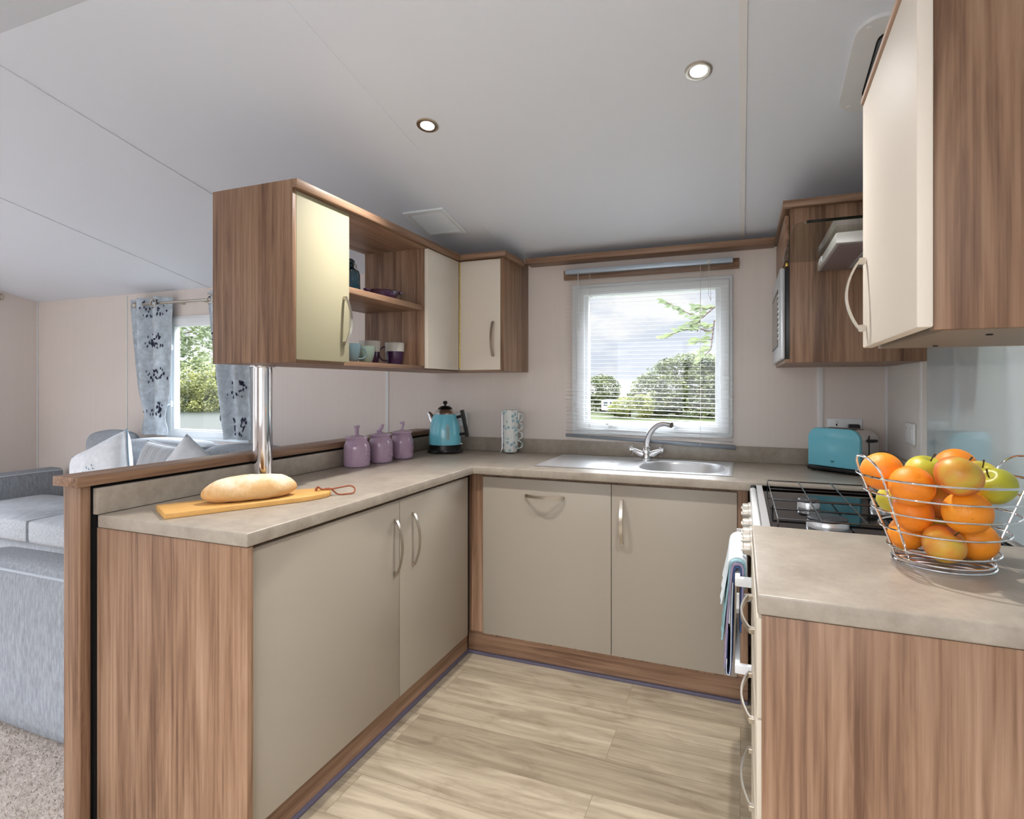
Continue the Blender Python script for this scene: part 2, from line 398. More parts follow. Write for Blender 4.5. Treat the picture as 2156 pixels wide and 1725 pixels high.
def opening_frame(name, x0, x1, z0, z1, gx0, gx1, gz0, gz1, handles, lx=None):
    """uPVC window: architrave, fixed frame, sash, glass, stays.  Interior face towards -y"""
    root = bpy.data.objects.new(name, None); COL.objects.link(root); root.location = ((x0+x1)/2, 0, z0); root['kind'] = 'structure'
    def ring(bm, a0, a1, c0, c1, e, y0, y1, bev):
        slab(bm, [a0, a0+e, a1-e, a1], [c0, c0+e, c1-e, c1], {(1, 1)}, y0, y1, 'xz', bev)
    b = bm_(); ring(b, x0-.022, x1+.010, z0-.018, z1+.012, .045, -.012, -.001, .003); obj('window_trim', b, 'white', root)
    b = bm_(); ring(b, x0+.004, x1-.004, z0+.004, z1-.004, .045, -.022, .05, .004); obj('window_frame', b, 'white', root)
    b = bm_(); e = .030
    slab(b, [gx0-e, gx0, gx1, gx1+e], [gz0-e, gz0, gz1, gz1+e], {(1, 1)}, -.014, .035, 'xz', .004); s = obj('sash', b, 'white', root)
    b = bm_(); bx(b, gx0-.01, gx1+.01, .008, .014, gz0-.01, gz1+.01); obj('pane', b, 'glass', s)
    for hx, hz, vert in handles:
        b = bm_()
        if vert: bx(b, hx-.012, hx+.012, -.030, -.014, hz-.022, hz+.022, .003); tube(b, [(hx, -.026, hz), (hx-.014, -.040, hz-.006), (hx-.045, -.048, hz-.022)], [.007, .007, .006], 8)
        else: bx(b, hx-.025, hx+.025, -.030, -.014, hz-.011, hz+.011, .003); tube(b, [(hx, -.026, hz), (hx-.012, -.04, hz+.004), (hx-.03, -.05, hz+.008)], [.007, .007, .006], 8)
        obj('window_handle', b, 'white', s)
    return root
opening_frame('window_1', .318, 1.104, 1.030, 1.808, .387, 1.033, 1.088, 1.755, [(.52, 1.066, 0), (.86, 1.066, 0)])
opening_frame('window_2', -2.822, -2.035, .895, 1.776, -2.752, -2.105, .955, 1.712, [(-2.775, 1.56, 1), (-2.775, 1.14, 1)])
for nm, ax in (('added_window_3', (-3.45, -1.75)), ('added_window_4', (-.3, 1.4))):  # unseen rear windows, added to frame the fill lamps
    b = bm_(); slab(b, [ax[0], ax[0]+.05, (ax[0]+ax[1])/2-.03, (ax[0]+ax[1])/2+.03, ax[1]-.05, ax[1]], [.95, 1.0, 1.80, 1.85], {(1, 1), (3, 1)}, YB-.05, YB-.01, 'xz', .004)
    struct(nm, b, 'white')
b = bm_(); slab(b, [-3.05, -2.99, -2.33, -2.27, -1.61, -1.55], [.05, .11, 1.94, 2.0], {(1, 1), (3, 1)}, XL-.05, XL-.01, 'yz', .004); struct('door_1', b, 'white')

# ------------------------------------------------------------------ ceiling fittings
slope = Matrix.Rotation(-math.atan(KZ), 4, 'X')
def ceil_m(x, y): return Matrix.Translation((x, y, cz(y))) @ Matrix.Rotation(-math.atan(KZ), 4, 'X')
M['lampface'] = mat('lamp_face', (255, 250, 240), .5, emis=(1, .93, .80, 1), estr=14)
for x, y, lb in ((.078, -1.192, 'round nickel downlight in the ceiling left of centre, nearer the open shelves'), (1.032, -1.202, 'round nickel downlight in the ceiling right of centre, beside the pale seam strip'),
                 (.078, -2.75, 'unseen added downlight on the rear ceiling slope, nearer the peninsula'), (1.032, -2.75, 'unseen added downlight on the rear ceiling slope, nearer the kitchen wall')):  # this rear pair is out of view, added for more light from above
    sg = 1 if y > RIDGE else -1
    z = cz(y); root = thing('ceiling_downlight', lb, 'ceiling light', (x, y, z), 'recessed downlights')
    root.rotation_euler = (-sg*math.atan(KZ), 0, 0)
    b = bm_(); lathe(b, [(.026, 0), (.026, -.004), (.034, -.006), (.040, -.004), (.041, .0)], seg=40); obj('bezel', b, 'nickel', root, local=True)
    b = bm_(); lathe(b, [(0, -.003), (.025, -.003), (.025, -.001), (0, -.001)], seg=32); obj('lamp_face', b, 'lampface', root, local=True)
    s = light('downlight_beam', 'SPOT', (0, 0, -.012), (0, 0, 0), 66 if y > RIDGE else 24, (1, .96, .92), spot_size=math.radians(118 if y > RIDGE else 104), spot_blend=1, shadow_soft_size=.025)
    s.parent = root
# vent
rt = thing('ceiling_vent', 'square white louvred vent in the ceiling above the open shelves', 'vent', (-.27, -.515, cz(-.515)))
rt.rotation_euler = (-math.atan(KZ), 0, 0)
b = bm_(); slab(b, [-.112, -.088, .088, .112], [-.13, -.10, .10, .13], {(1, 1)}, -.010, 0, 'xy', .004); obj('frame', b, 'white', rt, local=True)
b = bm_(); bx(b, -.09, .09, -.102, .102, -.0015, -.0005); obj('backing', b, mat('vent_shadow', (80, 78, 76), .8), rt, local=True)
for i in range(17):
    b = bm_(); y = -.096+i*.012; prism(b, [(y-.003, -.001), (y+.002, -.008), (y+.004, -.008), (y-.001, -.001)], -.089, .089, 'x'); obj('louvre', b, 'white', rt, local=True, smooth=0)
# roof hatch
rt = thing('roof_hatch', 'rounded white plastic roof hatch frame with tinted pane above the hob', 'skylight', (1.599, -1.09, cz(-1.09)))
rt.rotation_euler = (-math.atan(KZ), 0, 0)
def rrect(hw, hh, r, n=8):
    P = []
    for cx, cy, a0 in ((hw-r, hh-r, 0), (-hw+r, hh-r, PI/2), (-hw+r, -hh+r, PI), (hw-r, -hh+r, 1.5*PI)):
        for i in range(n+1): a = a0+PI/2*i/n; P.append((cx+r*math.cos(a), cy+r*math.sin(a)))
    return P
def rring(bm, hw, hh, r, e, z0, z1, zi=None):
    A = rrect(hw, hh, r); B = rrect(hw-e, hh-e, max(.01, r-e*.6)); n = len(A); t = bmesh.new()
    zi = z0 if zi is None else zi
    V = [[t.verts.new((p[0], p[1], z)) for p in L] for L, z in ((A, z1), (A, z0), (B, zi), (B, z1))]
    for a in range(4):
        for i in range(n): t.faces.new((V[a][i], V[a][(i+1) % n], V[(a+1) % 4][(i+1) % n], V[(a+1) % 4][i]))
    bmesh.ops.recalc_face_normals(t, faces=t.faces); merge(bm, t)
b = bm_(); rring(b, .155, .195, .06, .058, -.012, 0); obj('frame', b, 'paint', rt, local=True)
b = bm_(); rring(b, .098, .138, .035, .004, -.0135, -.002); obj('seal', b, 'dark', rt, local=True)
b = bm_(); prism(b, rrect(.094, .134, .03), -.006, -.002); obj('pane', b, mat('tinted_pane', (120, 130, 142), .2), rt, local=True)
for sx, sy in ((-1, -1), (-1, 1)):
    b = bm_(); lathe(b, [(.007, -.012), (.006, -.015), (0, -.016)], (sx*.125, sy*.165, 0), 12); obj('screw_cap', b, 'paint', rt, local=True)

# ------------------------------------------------------------------ handles
def bow(bm, p0, p1, n, rise=.026, base=.008, width=.013, th=.004):
    """bowed strap handle from p0 to p1 standing off along n"""
    p0, p1, n = Vector(p0), Vector(p1), Vector(n).normalized(); L = (p1-p0).length; d = (p1-p0).normalized(); side = d.cross(n)
    pts = [p0.lerp(p1, s/16)+n*(base+rise*math.sin(PI*s/16)**.8) for s in range(17)]
    tube(bm, pts, 1, flat=(width, th), up=n)
    for p, q in ((p0, d), (p1, -d)):
        c = p+q*.004
        t = bmesh.new(); bmesh.ops.create_cube(t, size=1)
        for v in t.verts: v.co = c + n*((base+.004)*(v.co.x+.5)) + q*(v.co.y*.014) + side*(v.co.z*(width*.9))
        bmesh.ops.recalc_face_normals(t, faces=t.faces)
        bmesh.ops.bevel(t, geom=t.edges[:], offset=.0015, segments=2, affect='EDGES'); merge(bm, t)
    return bm

# ------------------------------------------------------------------ left base run (peninsula)
ZD0, ZD1, WT = .122, .851, .9
rt = thing('base_cabinet', 'peninsula base cabinet with two taupe doors under the left worktop', 'cabinet', (-.3, -1.25, 0))
b = bm_(); bx(b, -.577, -.004, -1.948, -1.929, .0, .862, .001); obj('end_panel', b, 'wood_z', rt)
b = bm_(); bx(b, -.575, -.040, -1.928, -.66, .125, .862); obj('carcass', b, 'wood_z', rt)
b = bm_(); bx(b, -.078, -.062, -1.928, -.572, .012, .124); obj('plinth', b, 'wood_y', rt)
b = bm_(); bx(b, -.064, -.052, -1.928, -.566, .0, .014, .002); obj('floor_seal', b, 'caulk', rt)
for y0, y1, hy in ((-1.925, -1.230, -1.262), (-1.226, -.657, -1.140)):
    b = bm_(); bx(b, -.037, -.019, y0, y1, ZD0, ZD1, .0015); d = obj('door', b, 'taupe', rt)
    b = bm_(); bow(b, (-.019, hy, .585), (-.019, hy, .785), (1, 0, 0)); obj('handle', b, 'nickel', d)
# ------------------------------------------------------------------ back base run
rt = thing('sink_cabinet', 'taupe two-door base cabinet below the sink and kitchen window', 'cabinet', (.56, -.3, 0))
b = bm_()
bx(b, -.037, .035, -.605, -.588, .124, .862); obj('corner_filler', b, 'wood_z', rt)
b = bm_(); bx(b, -.038, -.0385+.002, -.655, -.606, .124, .862); obj('corner_gap', b, 'dark', rt)
b = bm_(); bx(b, 1.140, 1.178, -.605, -.588, .124, .862); obj('end_filler', b, 'wood_z', rt)
b = bm_()
for q in ((.035, .053), (.62, .638), (1.122, 1.140)): bx(b, q[0], q[1], -.588, -.02, .124, .862)
bx(b, .035, 1.14, -.588, -.02, .106, .124); bx(b, .035, 1.14, -.02, -.008, .106, .862); bx(b, .035, 1.14, -.594, -.588, .836, .862)
obj('carcass', b, 'wood_z', rt)
b = bm_(); bx(b, -.06, 1.178, -.566, -.552, .012, .124); obj('plinth', b, 'wood_x', rt)
b = bm_(); bx(b, -.06, 1.178, -.580, -.566, .0, .014, .002); obj('floor_seal', b, 'caulk', rt)
for x0, x1, h0, h1 in ((.037, .637, (.249, -.613, .779), (.429, -.613, .779)), (.6395, 1.138, (.684, -.613, .603), (.684, -.613, .790))):
    b = bm_(); bx(b, x0, x1, -.613, -.595, ZD0, ZD1, .0015); d = obj('door', b, 'taupe', rt)
    b = bm_(); bow(b, h0, h1, (0, -1, 0)); obj('handle', b, 'nickel', d)
# ------------------------------------------------------------------ worktops
b = bm_()
slab(b, [-.567, 0, .275, 1.100, XR-.002], [-1.953, -.640, -.505, -.092, -.002], {(1, 0), (2, 0), (3, 0), (2, 2)}, .864, .9, 'xy', .004)
wt = obj('worktop', b, 'worktop', smooth=40); tag(wt, 'L-shaped grey-beige stone-effect worktop running from the peninsula to the sink', 'worktop')
ups = bm_(); bx(ups, -.5665, XR-.020, -.018, -.001, .9, .976, .002); obj('upstand', ups, 'worktop', wt)
ups = bm_(); bx(ups, -.587, -.5675, -1.953, -.019, .9, .976, .002); obj('upstand', ups, 'worktop', wt)
ups = bm_(); bx(ups, XR-.0195, XR-.001, -.62, -.001, .9, .976, .002); obj('upstand', ups, 'worktop', wt)
b = bm_(); slab(b, [1.180, XR-.002], [-1.937, -1.381], set(), .864, .9, 'xy', .004)
tag(obj('worktop', b, 'worktop', smooth=40), 'short stone-effect worktop beside the cooker, under the fruit basket', 'worktop')
# ------------------------------------------------------------------ half wall, cap, pole
b = bm_(); bx(b, -.655, -.597, -1.94, -.012, 0, .9845); hw = tag(obj('half_wall', b, 'dark'), 'low divider wall behind the peninsula, between kitchen and lounge', 'divider')
b = bm_(); bx(b, -.662, -.589, -1.986, -1.958, 0, .985, .001); obj('end_post', b, 'wood_z', hw)
b = bm_(); bx(b, -.662, -.6555, -1.944, -.012, 0, .985); obj('lounge_panel', b, 'wall', hw)
b = bm_(); bx(b, -.596, -.5885, -1.93, -.012, .90, .975); obj('infill', b, 'dark', hw)
b = bm_(); bx(b, -.682, -.572, -2.004, -.008, .9855, 1.013, .0015); obj('cap', b, 'wood_y', hw)
rt = thing('support_pole', 'polished chrome pole rising from the worktop to the hanging cabinet', 'pole', (-.530, -1.375, .9))
b = bm_(); lathe(b, [(.035, .012), (.035, .443)], seg=40); obj('tube', b, 'chrome', rt, local=True)
b = bm_(); lathe(b, [(.046, 0), (.046, .008), (.036, .013)], seg=40); obj('flange', b, 'chrome', rt, local=True)
b = bm_(); lathe(b, [(.036, .440), (.046, .444), (.046, .448)], seg=40); obj('flange', b, 'chrome', rt, local=True)

# ------------------------------------------------------------------ hanging wall cabinets, left
UB, UT = 1.349, 1.920
rt = thing('hanging_cabinet', 'walnut hanging cabinet with cream door, open shelves and folding corner door, left of the window', 'cabinet', (-.39, -.8, UB))
b = bm_(); bx(b, -.569, -.214, -1.563, -1.546, UB, 1.952, .001); obj('side_panel', b, 'wood_z', rt)
b = bm_(); bx(b, -.569, -.236, -1.545, -.001, UB, UB+.018); obj('base_board', b, 'wood_y', rt)
b = bm_(); bx(b, -.569, -.2145, -1.545, -.001, UT, 1.938); obj('top_board', b, 'wood_y', rt)
b = bm_(); bx(b, -.569, -.236, -1.279, -1.262, UB+.018, UT); obj('divider', b, 'wood_z', rt)
b = bm_(); bx(b, -.569, -.236, -.684, -.667, UB+.018, UT); obj('divider', b, 'wood_z', rt)
b = bm_(); bx(b, -.565, -.240, -1.261, -.685, 1.628, 1.652, .001); obj('shelf', b, 'wood_y', rt)
b = bm_(); bx(b, -.569, -.553, -1.545, -1.280, UB+.018, UT); obj('back_panel', b, 'wood_z', rt)
b = bm_(); bx(b, -.569, -.553, -.666, -.002, UB+.018, UT); obj('back_panel', b, 'wood_z', rt)
b = bm_()   # corner carcass
bx(b, -.235, .019, -.338, -.002, UB, UB+.018); obj('corner_base_board', b, 'wood_x', rt)
b = bm_(); bx(b, -.2140, .0195, -.338, -.002, UT, 1.938); obj('corner_top_board', b, 'wood_x', rt)
b = bm_(); bx(b, .020, .038, -.360, -.001, UB, 1.938, .001); obj('side_panel', b, 'wood_z', rt)
b = bm_()   # cornice following the top
bx(b, -.2135, -.196, -1.563, -.385, 1.924, 1.952, .001); bx(b, .0385, .056, -.3615, -.112, 1.924, 1.952, .001)
bx(b, -.569, -.214, -1.545, -.001, 1.9385, 1.952); bx(b, -.213, .0375, -.361, -.001, 1.9385, 1.952)
obj('cornice', b, 'wood_y', rt)
b = bm_(); bx(b, -.2135, .056, -.3845, -.362, 1.924, 1.952, .001); obj('cornice', b, 'wood_x', rt)
b = bm_(); bx(b, -.234, -.214, -1.545, -1.268, 1.360, 1.919, .0015); d = obj('door', b, 'cream', rt)
b = bm_(); bow(b, (-.214, -1.300, 1.425), (-.214, -1.300, 1.600), (1, 0, 0)); obj('handle', b, 'nickel', d)
b = bm_(); bx(b, -.234, -.214, -.683, -.364, 1.355, 1.919, .0015); d = obj('door', b, 'cream2', rt, label='narrow folding corner door')
b = bm_()
for i in range(26): lathe(b, [(.003, 0), (.003, .0200)], (-.211, -.3615, 1.365+i*.0213), 8)
obj('piano_hinge', b, 'brass', d)
b = bm_(); bx(b, -.213, .018, -.360, -.342, 1.355, 1.919, .0015); d = obj('door', b, 'cream2', rt)
b = bm_(); bow(b, (-.020, -.360, 1.425), (-.020, -.360, 1.600), (0, -1, 0)); obj('handle', b, 'nickel', d)

# pelmet shelf over the window
b = bm_(); bx(b, .058, 1.300, -.110, -.001, 1.938, 1.967, .002)
ps = tag(obj('pelmet_shelf', b, 'wood_x'), 'long narrow walnut shelf above the kitchen window', 'shelf')

# ------------------------------------------------------------------ microwave cabinet, right
rt = thing('microwave_cabinet', 'walnut corner wall cabinet housing the microwave, right of the window', 'cabinet', (1.54, -.32, 1.36))
b = bm_(); bx(b, 1.325, XR-.001, -.631, -.613, 1.360, 1.944, .001); obj('side_panel', b, 'wood_z', rt)
b = bm_(); bx(b, 1.309, XR-.001, -.612, -.002, 1.360, 1.374); obj('base_board', b, 'wood_x', rt)
b = bm_(); bx(b, 1.325, XR-.001, -.020, -.002, 1.3745, 1.944); obj('side_panel', b, 'wood_z', rt)
b = bm_(); bx(b, 1.325, XR-.001, -.612, -.021, 1.735, 1.751); obj('shelf', b, 'wood_x', rt)
b = bm_(); bx(b, 1.325, XR-.001, -.612, -.021, 1.928, 1.944); obj('top_board', b, 'wood_x', rt)
b = bm_(); bx(b, 1.309, 1.324, -.606, -.03, 1.752, 1.926, .001); obj('flap_door', b, 'wood_y', rt)
b = bm_(); bx(b, 1.300, XR-.001, -.655, -.632, 1.944, 1.971, .0015); bx(b, 1.325, XR-.001, -.631, -.002, 1.9445, 1.956); obj('cornice', b, 'wood_x', rt)
b = bm_(); bx(b, 1.300, 1.324, -.6315, -.002, 1.944, 1.971, .0015); obj('cornice', b, 'wood_y', rt)
b = bm_(); bx(b, 1.312, 1.322, -.60, -.57, 1.732, 1.748, .002); obj('hinge', b, 'brass', rt)

rt = thing('microwave', 'silver-fronted microwave with black casing inside the corner wall cabinet', 'microwave', (1.5, -.33, 1.3745))
b = bm_(); bx(b, 1.311, 1.700, -.611, -.06, 1.3745, 1.725, .003); obj('casing', b, 'black', rt)
b = bm_(); bx(b, 1.291, 1.3105, -.611, -.06, 1.3745, 1.725, .006, 3); fp = obj('front_panel', b, mat('silver_front', (196, 200, 204), .3, metal=.4), rt)
b = bm_(); slab(b, [-.50, -.495, -.105, -.10], [1.43, 1.435, 1.655, 1.66], {(1, 1)}, 1.289, 1.2905, 'yz'); obj('window_outline', b, 'black', fp)
b = bm_(); bx(b, 1.289, 1.2905, -.490, -.11, 1.44, 1.65); obj('window_glass', b, 'enamel', fp)
for i in range(9):
    b = bm_(); bx(b, 1.287, 1.2905, -.585, -.535, 1.455+i*.021, 1.463+i*.021, .001); obj('button', b, 'white', fp)

# ------------------------------------------------------------------ near right wall cabinet
rt = thing('wall_cabinet', 'large walnut wall cabinet with pale cream door at the right edge, over the near worktop', 'cabinet', (1.58, -1.86, UB))
b = bm_(); bx(b, 1.402, XR-.001, -2.088, -2.070, UB, 2.04, .001); obj('side_panel', b, 'wood_z', rt)
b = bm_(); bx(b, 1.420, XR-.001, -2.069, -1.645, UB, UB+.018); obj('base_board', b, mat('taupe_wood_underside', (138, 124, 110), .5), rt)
b = bm_(); bx(b, 1.420, XR-.001, -1.663, -1.645, UB+.018, 1.880); obj('side_panel', b, 'wood_z', rt)
b = bm_(); bx(b, 1.420, XR-.001, -2.069, -1.645, 1.8805, 1.898); obj('top_board', b, 'wood_y', rt)
b = bm_(); prism(b, [(1.378, -2.105), (1.392, -1.645), (1.412, -1.645), (1.398, -2.105)], UB+.002, 1.862, 'z', bev=.003); d = obj('door', b, 'cream2', rt)
b = bm_(); bow(b, (1.389, -1.690, 1.530), (1.389, -1.690, 1.385), (-1, 0, 0), width=.012); d2 = obj('handle', b, 'nickel', d)
b = bm_(); prism(b, [(1.3745, -2.105), (1.3890, -1.640), (1.425, -1.640), (1.425, -2.0885), (1.4, -2.105)], 1.866, 1.876, 'z', bev=.001); obj('cornice', b, mat('pale_wood_cornice', (190, 160, 140), .5), rt)
for y in (-1.72, -1.98):
    b = bm_(); lathe(b, [(.005, UB-.0005), (.004, UB-.002), (0, UB-.002)], (1.50, y, 0), 12); obj('fixing_cap', b, 'dark', rt)

# splashback
b = bm_(); prism(b, [(-2.3, .9015), (-.633, .9015), (-.633, 1.66), (-1.640, 1.66), (-1.640, UB-.003), (-2.3, UB-.003)], XR-.008, XR-.0015, 'x')
tag(obj('splashback', b, 'splash'), 'glossy blue-grey glass splashback on the wall behind the cooker', 'splashback')

# ------------------------------------------------------------------ cooker hood
rt = thing('cooker_hood', 'chrome cooker hood with curved clear glass visor on the right wall', 'cooker hood', (1.58, -.99, 1.685))
b = bm_()
prism(b, [(1.410, 1.687), (1.410, 1.718), (XR-.009, 1.726), (XR-.009, 1.687)], -1.142, -.700, 'y', bev=.002); hb = obj('body', b, mat('hood_steel', (196, 194, 192), .38, .45), rt)
b = bm_(); bx(b, 1.418, XR-.02, -1.130, -.710, 1.6845, 1.6868, .001); obj('underside', b, mat('hood_underside', (118, 102, 104), .4), hb)
b = bm_(); bx(b, 1.50, 1.70, -1.06, -.76, 1.681, 1.6843, .001); obj('grease_filter', b, mat('filter_mesh', (176, 180, 184), .45, .7, bump=.5, bscale=300), hb)
b = bm_(); slab(b, [-.84, -.835, -.775, -.77], [1.696, 1.699, 1.711, 1.714], {(1, 1)}, 1.406, 1.4098, 'yz'); bx(b, 1.405, 1.4098, -.832, -.79, 1.7, 1.71, .001); obj('switch', b, 'white', hb)
b = bm_()   # glass visor with rounded front corners, slightly domed down at the front
ys0, ys1, xf0 = -1.245, -.685, 1.292
P = []
for i in range(9): a = PI/2*i/8; P.append((xf0+.045-.045*math.sin(a), ys0+.045-.045*math.cos(a)))
for i in range(9): a = PI/2*i/8; P.append((xf0+.045-.045*math.cos(a), ys1-.045+.045*math.sin(a)))
P = [(XR-.010, ys0)]+P+[(XR-.010, ys1)]
prism(b, P, 1.728, 1.734, 'z'); obj('visor', b, 'hoodglass', rt)
b = bm_(); bx(b, xf0+.032, XR-.010, ys0-.003, ys0-.0005, 1.727, 1.735); obj('visor_edge', b, mat('green_glass_edge', (12, 22, 18), .15), rt)
b = bm_(); bx(b, 1.60, XR-.002, -1.10, -.85, 1.7345, 2.05, .002); obj('chimney', b, 'steel', rt)

# ------------------------------------------------------------------ cooker
rt = thing('cooker', 'white freestanding gas cooker with black hob between the two worktops', 'cooker', (1.48, -1.01, 0))
CY0, CY1, HZ = -1.376, -.646, .888
b = bm_(); bx(b, 1.205, XR-.012, CY0, CY1, .02, HZ-.012); obj('body', b, 'whiteenamel', rt)
b = bm_(); bx(b, 1.184, 1.206, CY0, CY1-.02, .775, HZ-.004, .008, 4); cp = obj('control_panel', b, 'whiteenamel', rt)
b = bm_(); slab(b, [1.206, 1.226, XR-.03, XR-.012], [CY0, CY0+.018, CY1-.018, CY1], {(1, 1)}, HZ-.012, HZ+.004, 'xy', .003); hb = obj('hob_rim', b, 'enamel', rt)
b = bm_(); bx(b, 1.206, 1.226, CY0, CY1-.02, HZ+.0042, HZ+.006); obj('hob_trim', b, 'steel', hb)
b = bm_(); bx(b, 1.186, 1.206, CY1-.019, CY1, HZ-.035, HZ+.003, .004); obj('hob_corner', b, 'black', hb)
b = bm_(); bx(b, 1.224, XR-.028, CY0+.016, CY1-.016, HZ-.012, HZ-.006); hp = obj('hob_plate', b, 'enamel', rt)
for x, y, r in ((1.355, -.975, .032), (1.375, -1.245, .050), (1.575, -.930, .040), (1.585, -1.225, .040)):
    b = bm_(); lathe(b, [(r*1.05, HZ-.006), (r*1.05, HZ+.004), (r*.98, HZ+.012), (0, HZ+.012)], (x, y, 0), 36); bu = obj('burner', b, 'steel', hp)
    b = bm_(); lathe(b, [(r, HZ+.0122), (r, HZ+.018), (r*.9, HZ+.021), (0, HZ+.022)], (x, y, 0), 36); obj('burner_cap', b, 'graphite', bu)
GZ = HZ+.028; wire = mat('grate_wire', (120, 120, 124), .22, 1)
for y0, y1 in ((-1.352, -1.075), (-1.062, -.680)):
    b = bm_()
    P = [(x, y, GZ) for x, y in ((1.245, y0), (1.705, y0), (1.705, y1), (1.245, y1))]
    tube(b, P, .0022, 8, closed=True)
    for x in (1.35, 1.455, 1.58): tube(b, [(x, y0, GZ), (x, y1, GZ+.0005)], .0022, 8)
    tube(b, [(1.245, (y0+y1)/2, GZ), (1.705, (y0+y1)/2, GZ)], .0022, 8)
    for x, y in ((1.245, y0), (1.705, y0), (1.705, y1), (1.245, y1)): tube(b, [(x, y, GZ), (x, y, HZ-.006)], .0022, 8)
    obj('pan_support', b, wire, hp)
for i, y in enumerate((-1.335, -1.235, -1.150, -1.02, -.86, -.76)):
    b = bm_(); lathe(b, [(.021, 0), (.021, .006), (.017, .008), (.016, .024), (.013, .027), (0, .027)], (0, 0, 0), 28)
    bx(b, -.0035, .0035, -.018, .018, .008, .031, .002); xf(b, Matrix.Translation((1.184, y, .822)) @ Matrix.Rotation(-PI/2, 4, 'Y'))
    obj('knob', b, mat('knob_silver', (186, 180, 170), .35, .3), cp)
for z0, z1, hz in ((.600, .770, .727), (.150, .590, .485)):
    b = bm_(); bx(b, 1.187, 1.2045, CY0+.004, CY1-.01, z0, z1, .003); dr = obj('oven_door', b, 'whiteenamel', rt)
    b = bm_(); bx(b, 1.184, 1.1868, CY0+.05, CY1-.06, z0+.02, z1-.055, .001); obj('oven_glass', b, 'enamel', dr)
    b = bm_(); bx(b, 1.137, 1.151, -1.318, -.750, hz-.0125, hz+.0125, .002)
    for yy in (-1.335, -.7495): bx(b, 1.137, 1.187, yy, yy+.0165, hz-.0125, hz+.0125, .002)
    obj('handle', b, 'whiteenamel', dr)
b = bm_(); bx(b, 1.215, 1.225, CY0+.01, CY1-.01, .02, .145); obj('kick_plate', b, 'dark', rt)

# tea towel over the upper oven handle
M['tnavy'] = mat('towel_navy', (66, 82, 120), .95, spec=.05, bump=.5, bscale=300, var=.25, vscale=60)
M['tteal'] = mat('towel_teal', (138, 172, 178), .95, spec=.05, bump=.5, bscale=300, var=.2, vscale=60)
M['tmauve'] = mat('towel_mauve', (146, 134, 158), .95, spec=.05, bump=.5, bscale=300, var=.15, vscale=60)
M['twhite'] = mat('towel_white', (214, 222, 226), .95, spec=.05, bump=.5, bscale=300)
def towel():
    bm = bmesh.new(); xb, zb = 1.144, .7405
    def strip(path, y0, y1, th, mi, ph):
        """sweep an x-z profile along the bar with gentle ripples; th is the cloth's thickness"""
        t = bmesh.new(); P = smooth_path([(x, 0, z) for x, z in path], 5); n = len(P); V = []
        for j in range(15):
            y = y0+(y1-y0)*j/14
            V.append([t.verts.new((p.x-.0025*math.sin(j*1.3+ph)*min(1, max(0, zb-p.z)*9) if j else p.x, y+.003*math.sin(p.z*40+ph), p.z)) for p in P])
        for j in range(14):
            for i in range(n-1): t.faces.new((V[j][i], V[j][i+1], V[j+1][i+1], V[j+1][i]))
        bmesh.ops.recalc_face_normals(t, faces=t.faces); bmesh.ops.solidify(t, geom=t.faces[:], thickness=th); merge(bm, t, mi)
    def over(o, back):   # from the door side up and over the bar
        return [(1.1545+o*.6, zb-back), (1.1550+o*.6, zb-.03), (1.1535+o*.7, zb+.010+o*.6), (1.144, zb+.0165+o), (1.134-o*.7, zb+.010+o*.6)]
    strip(over(0, .17)+[(1.1305, zb-.03), (1.1270, zb-.12), (1.1250, zb-.25), (1.1225, zb-.288), (1.1185, zb-.292), (1.1150, zb-.285), (1.1160, zb-.25), (1.1190, zb-.17)], -1.290, -.95, .0042, 0, 0)
    strip(over(.0048, .09)+[(1.1255, zb-.03), (1.1220, zb-.10), (1.1195, zb-.15)], -1.287, -.95, .0030, 3, 1)
    strip(over(.0085, .08)+[(1.1215, zb-.04), (1.1140, zb-.13), (1.1085, zb-.24), (1.1065, zb-.280)], -1.292, -.96, .0055, 2, 2)
    strip(over(.0150, .05)+[(1.1165, zb-.04), (1.1070, zb-.12), (1.1010, zb-.185), (1.0985, zb-.200)], -1.284, -.98, .0048, 1, 3)
    strip(over(.0200, .03)+[(1.1120, zb-.02), (1.1030, zb-.07), (1.0960, zb-.105)], -1.262, -.95, .0040, 3, 4)
    for path in ([(1.1310, zb-.03), (1.1275, zb-.12), (1.1255, zb-.25), (1.1225, zb-.2905), (1.1185, zb-.295), (1.1140, zb-.287), (1.1150, zb-.25)],):
        tube(bm, smooth_path([(x, -1.2925, z) for x, z in path], 5), .0013, 6, mi=3)
    return bm
tw = obj('tea_towel', towel(), ['tnavy', 'tteal', 'tmauve', 'twhite'], smooth=60)
tag(tw, 'folded navy, teal and mauve tea towel draped over the upper oven handle', 'towel')

# ------------------------------------------------------------------ drawer unit, near right
rt = thing('drawer_cabinet', 'walnut-sided cabinet with four pale drawers under the near right worktop', 'cabinet', (1.48, -1.66, 0))
b = bm_(); bx(b, 1.187, XR-.001, -1.934, -1.917, 0, .863, .001); obj('end_panel', b, 'wood_z', rt)
b = bm_(); bx(b, 1.205, XR-.001, -1.916, -1.386, .122, .863); obj('carcass', b, 'wood_z', rt)
b = bm_(); bx(b, 1.235, 1.250, -1.916, -1.386, .0, .121); obj('plinth', b, 'wood_y', rt)
for i in range(4):
    z0 = .124+i*.1835
    b = bm_(); bx(b, 1.1785, 1.1995, -1.928, -1.388, z0, z0+.1805, .003, 2); d = obj('drawer', b, 'drawer', rt)
    hz = (.215, .400, .581, .766)[i]
    b = bm_(); bow(b, (1.1785, -1.765, hz), (1.1785, -1.555, hz), (-1, 0, 0), rise=.018, base=.007); obj('handle', b, 'nickel', d)

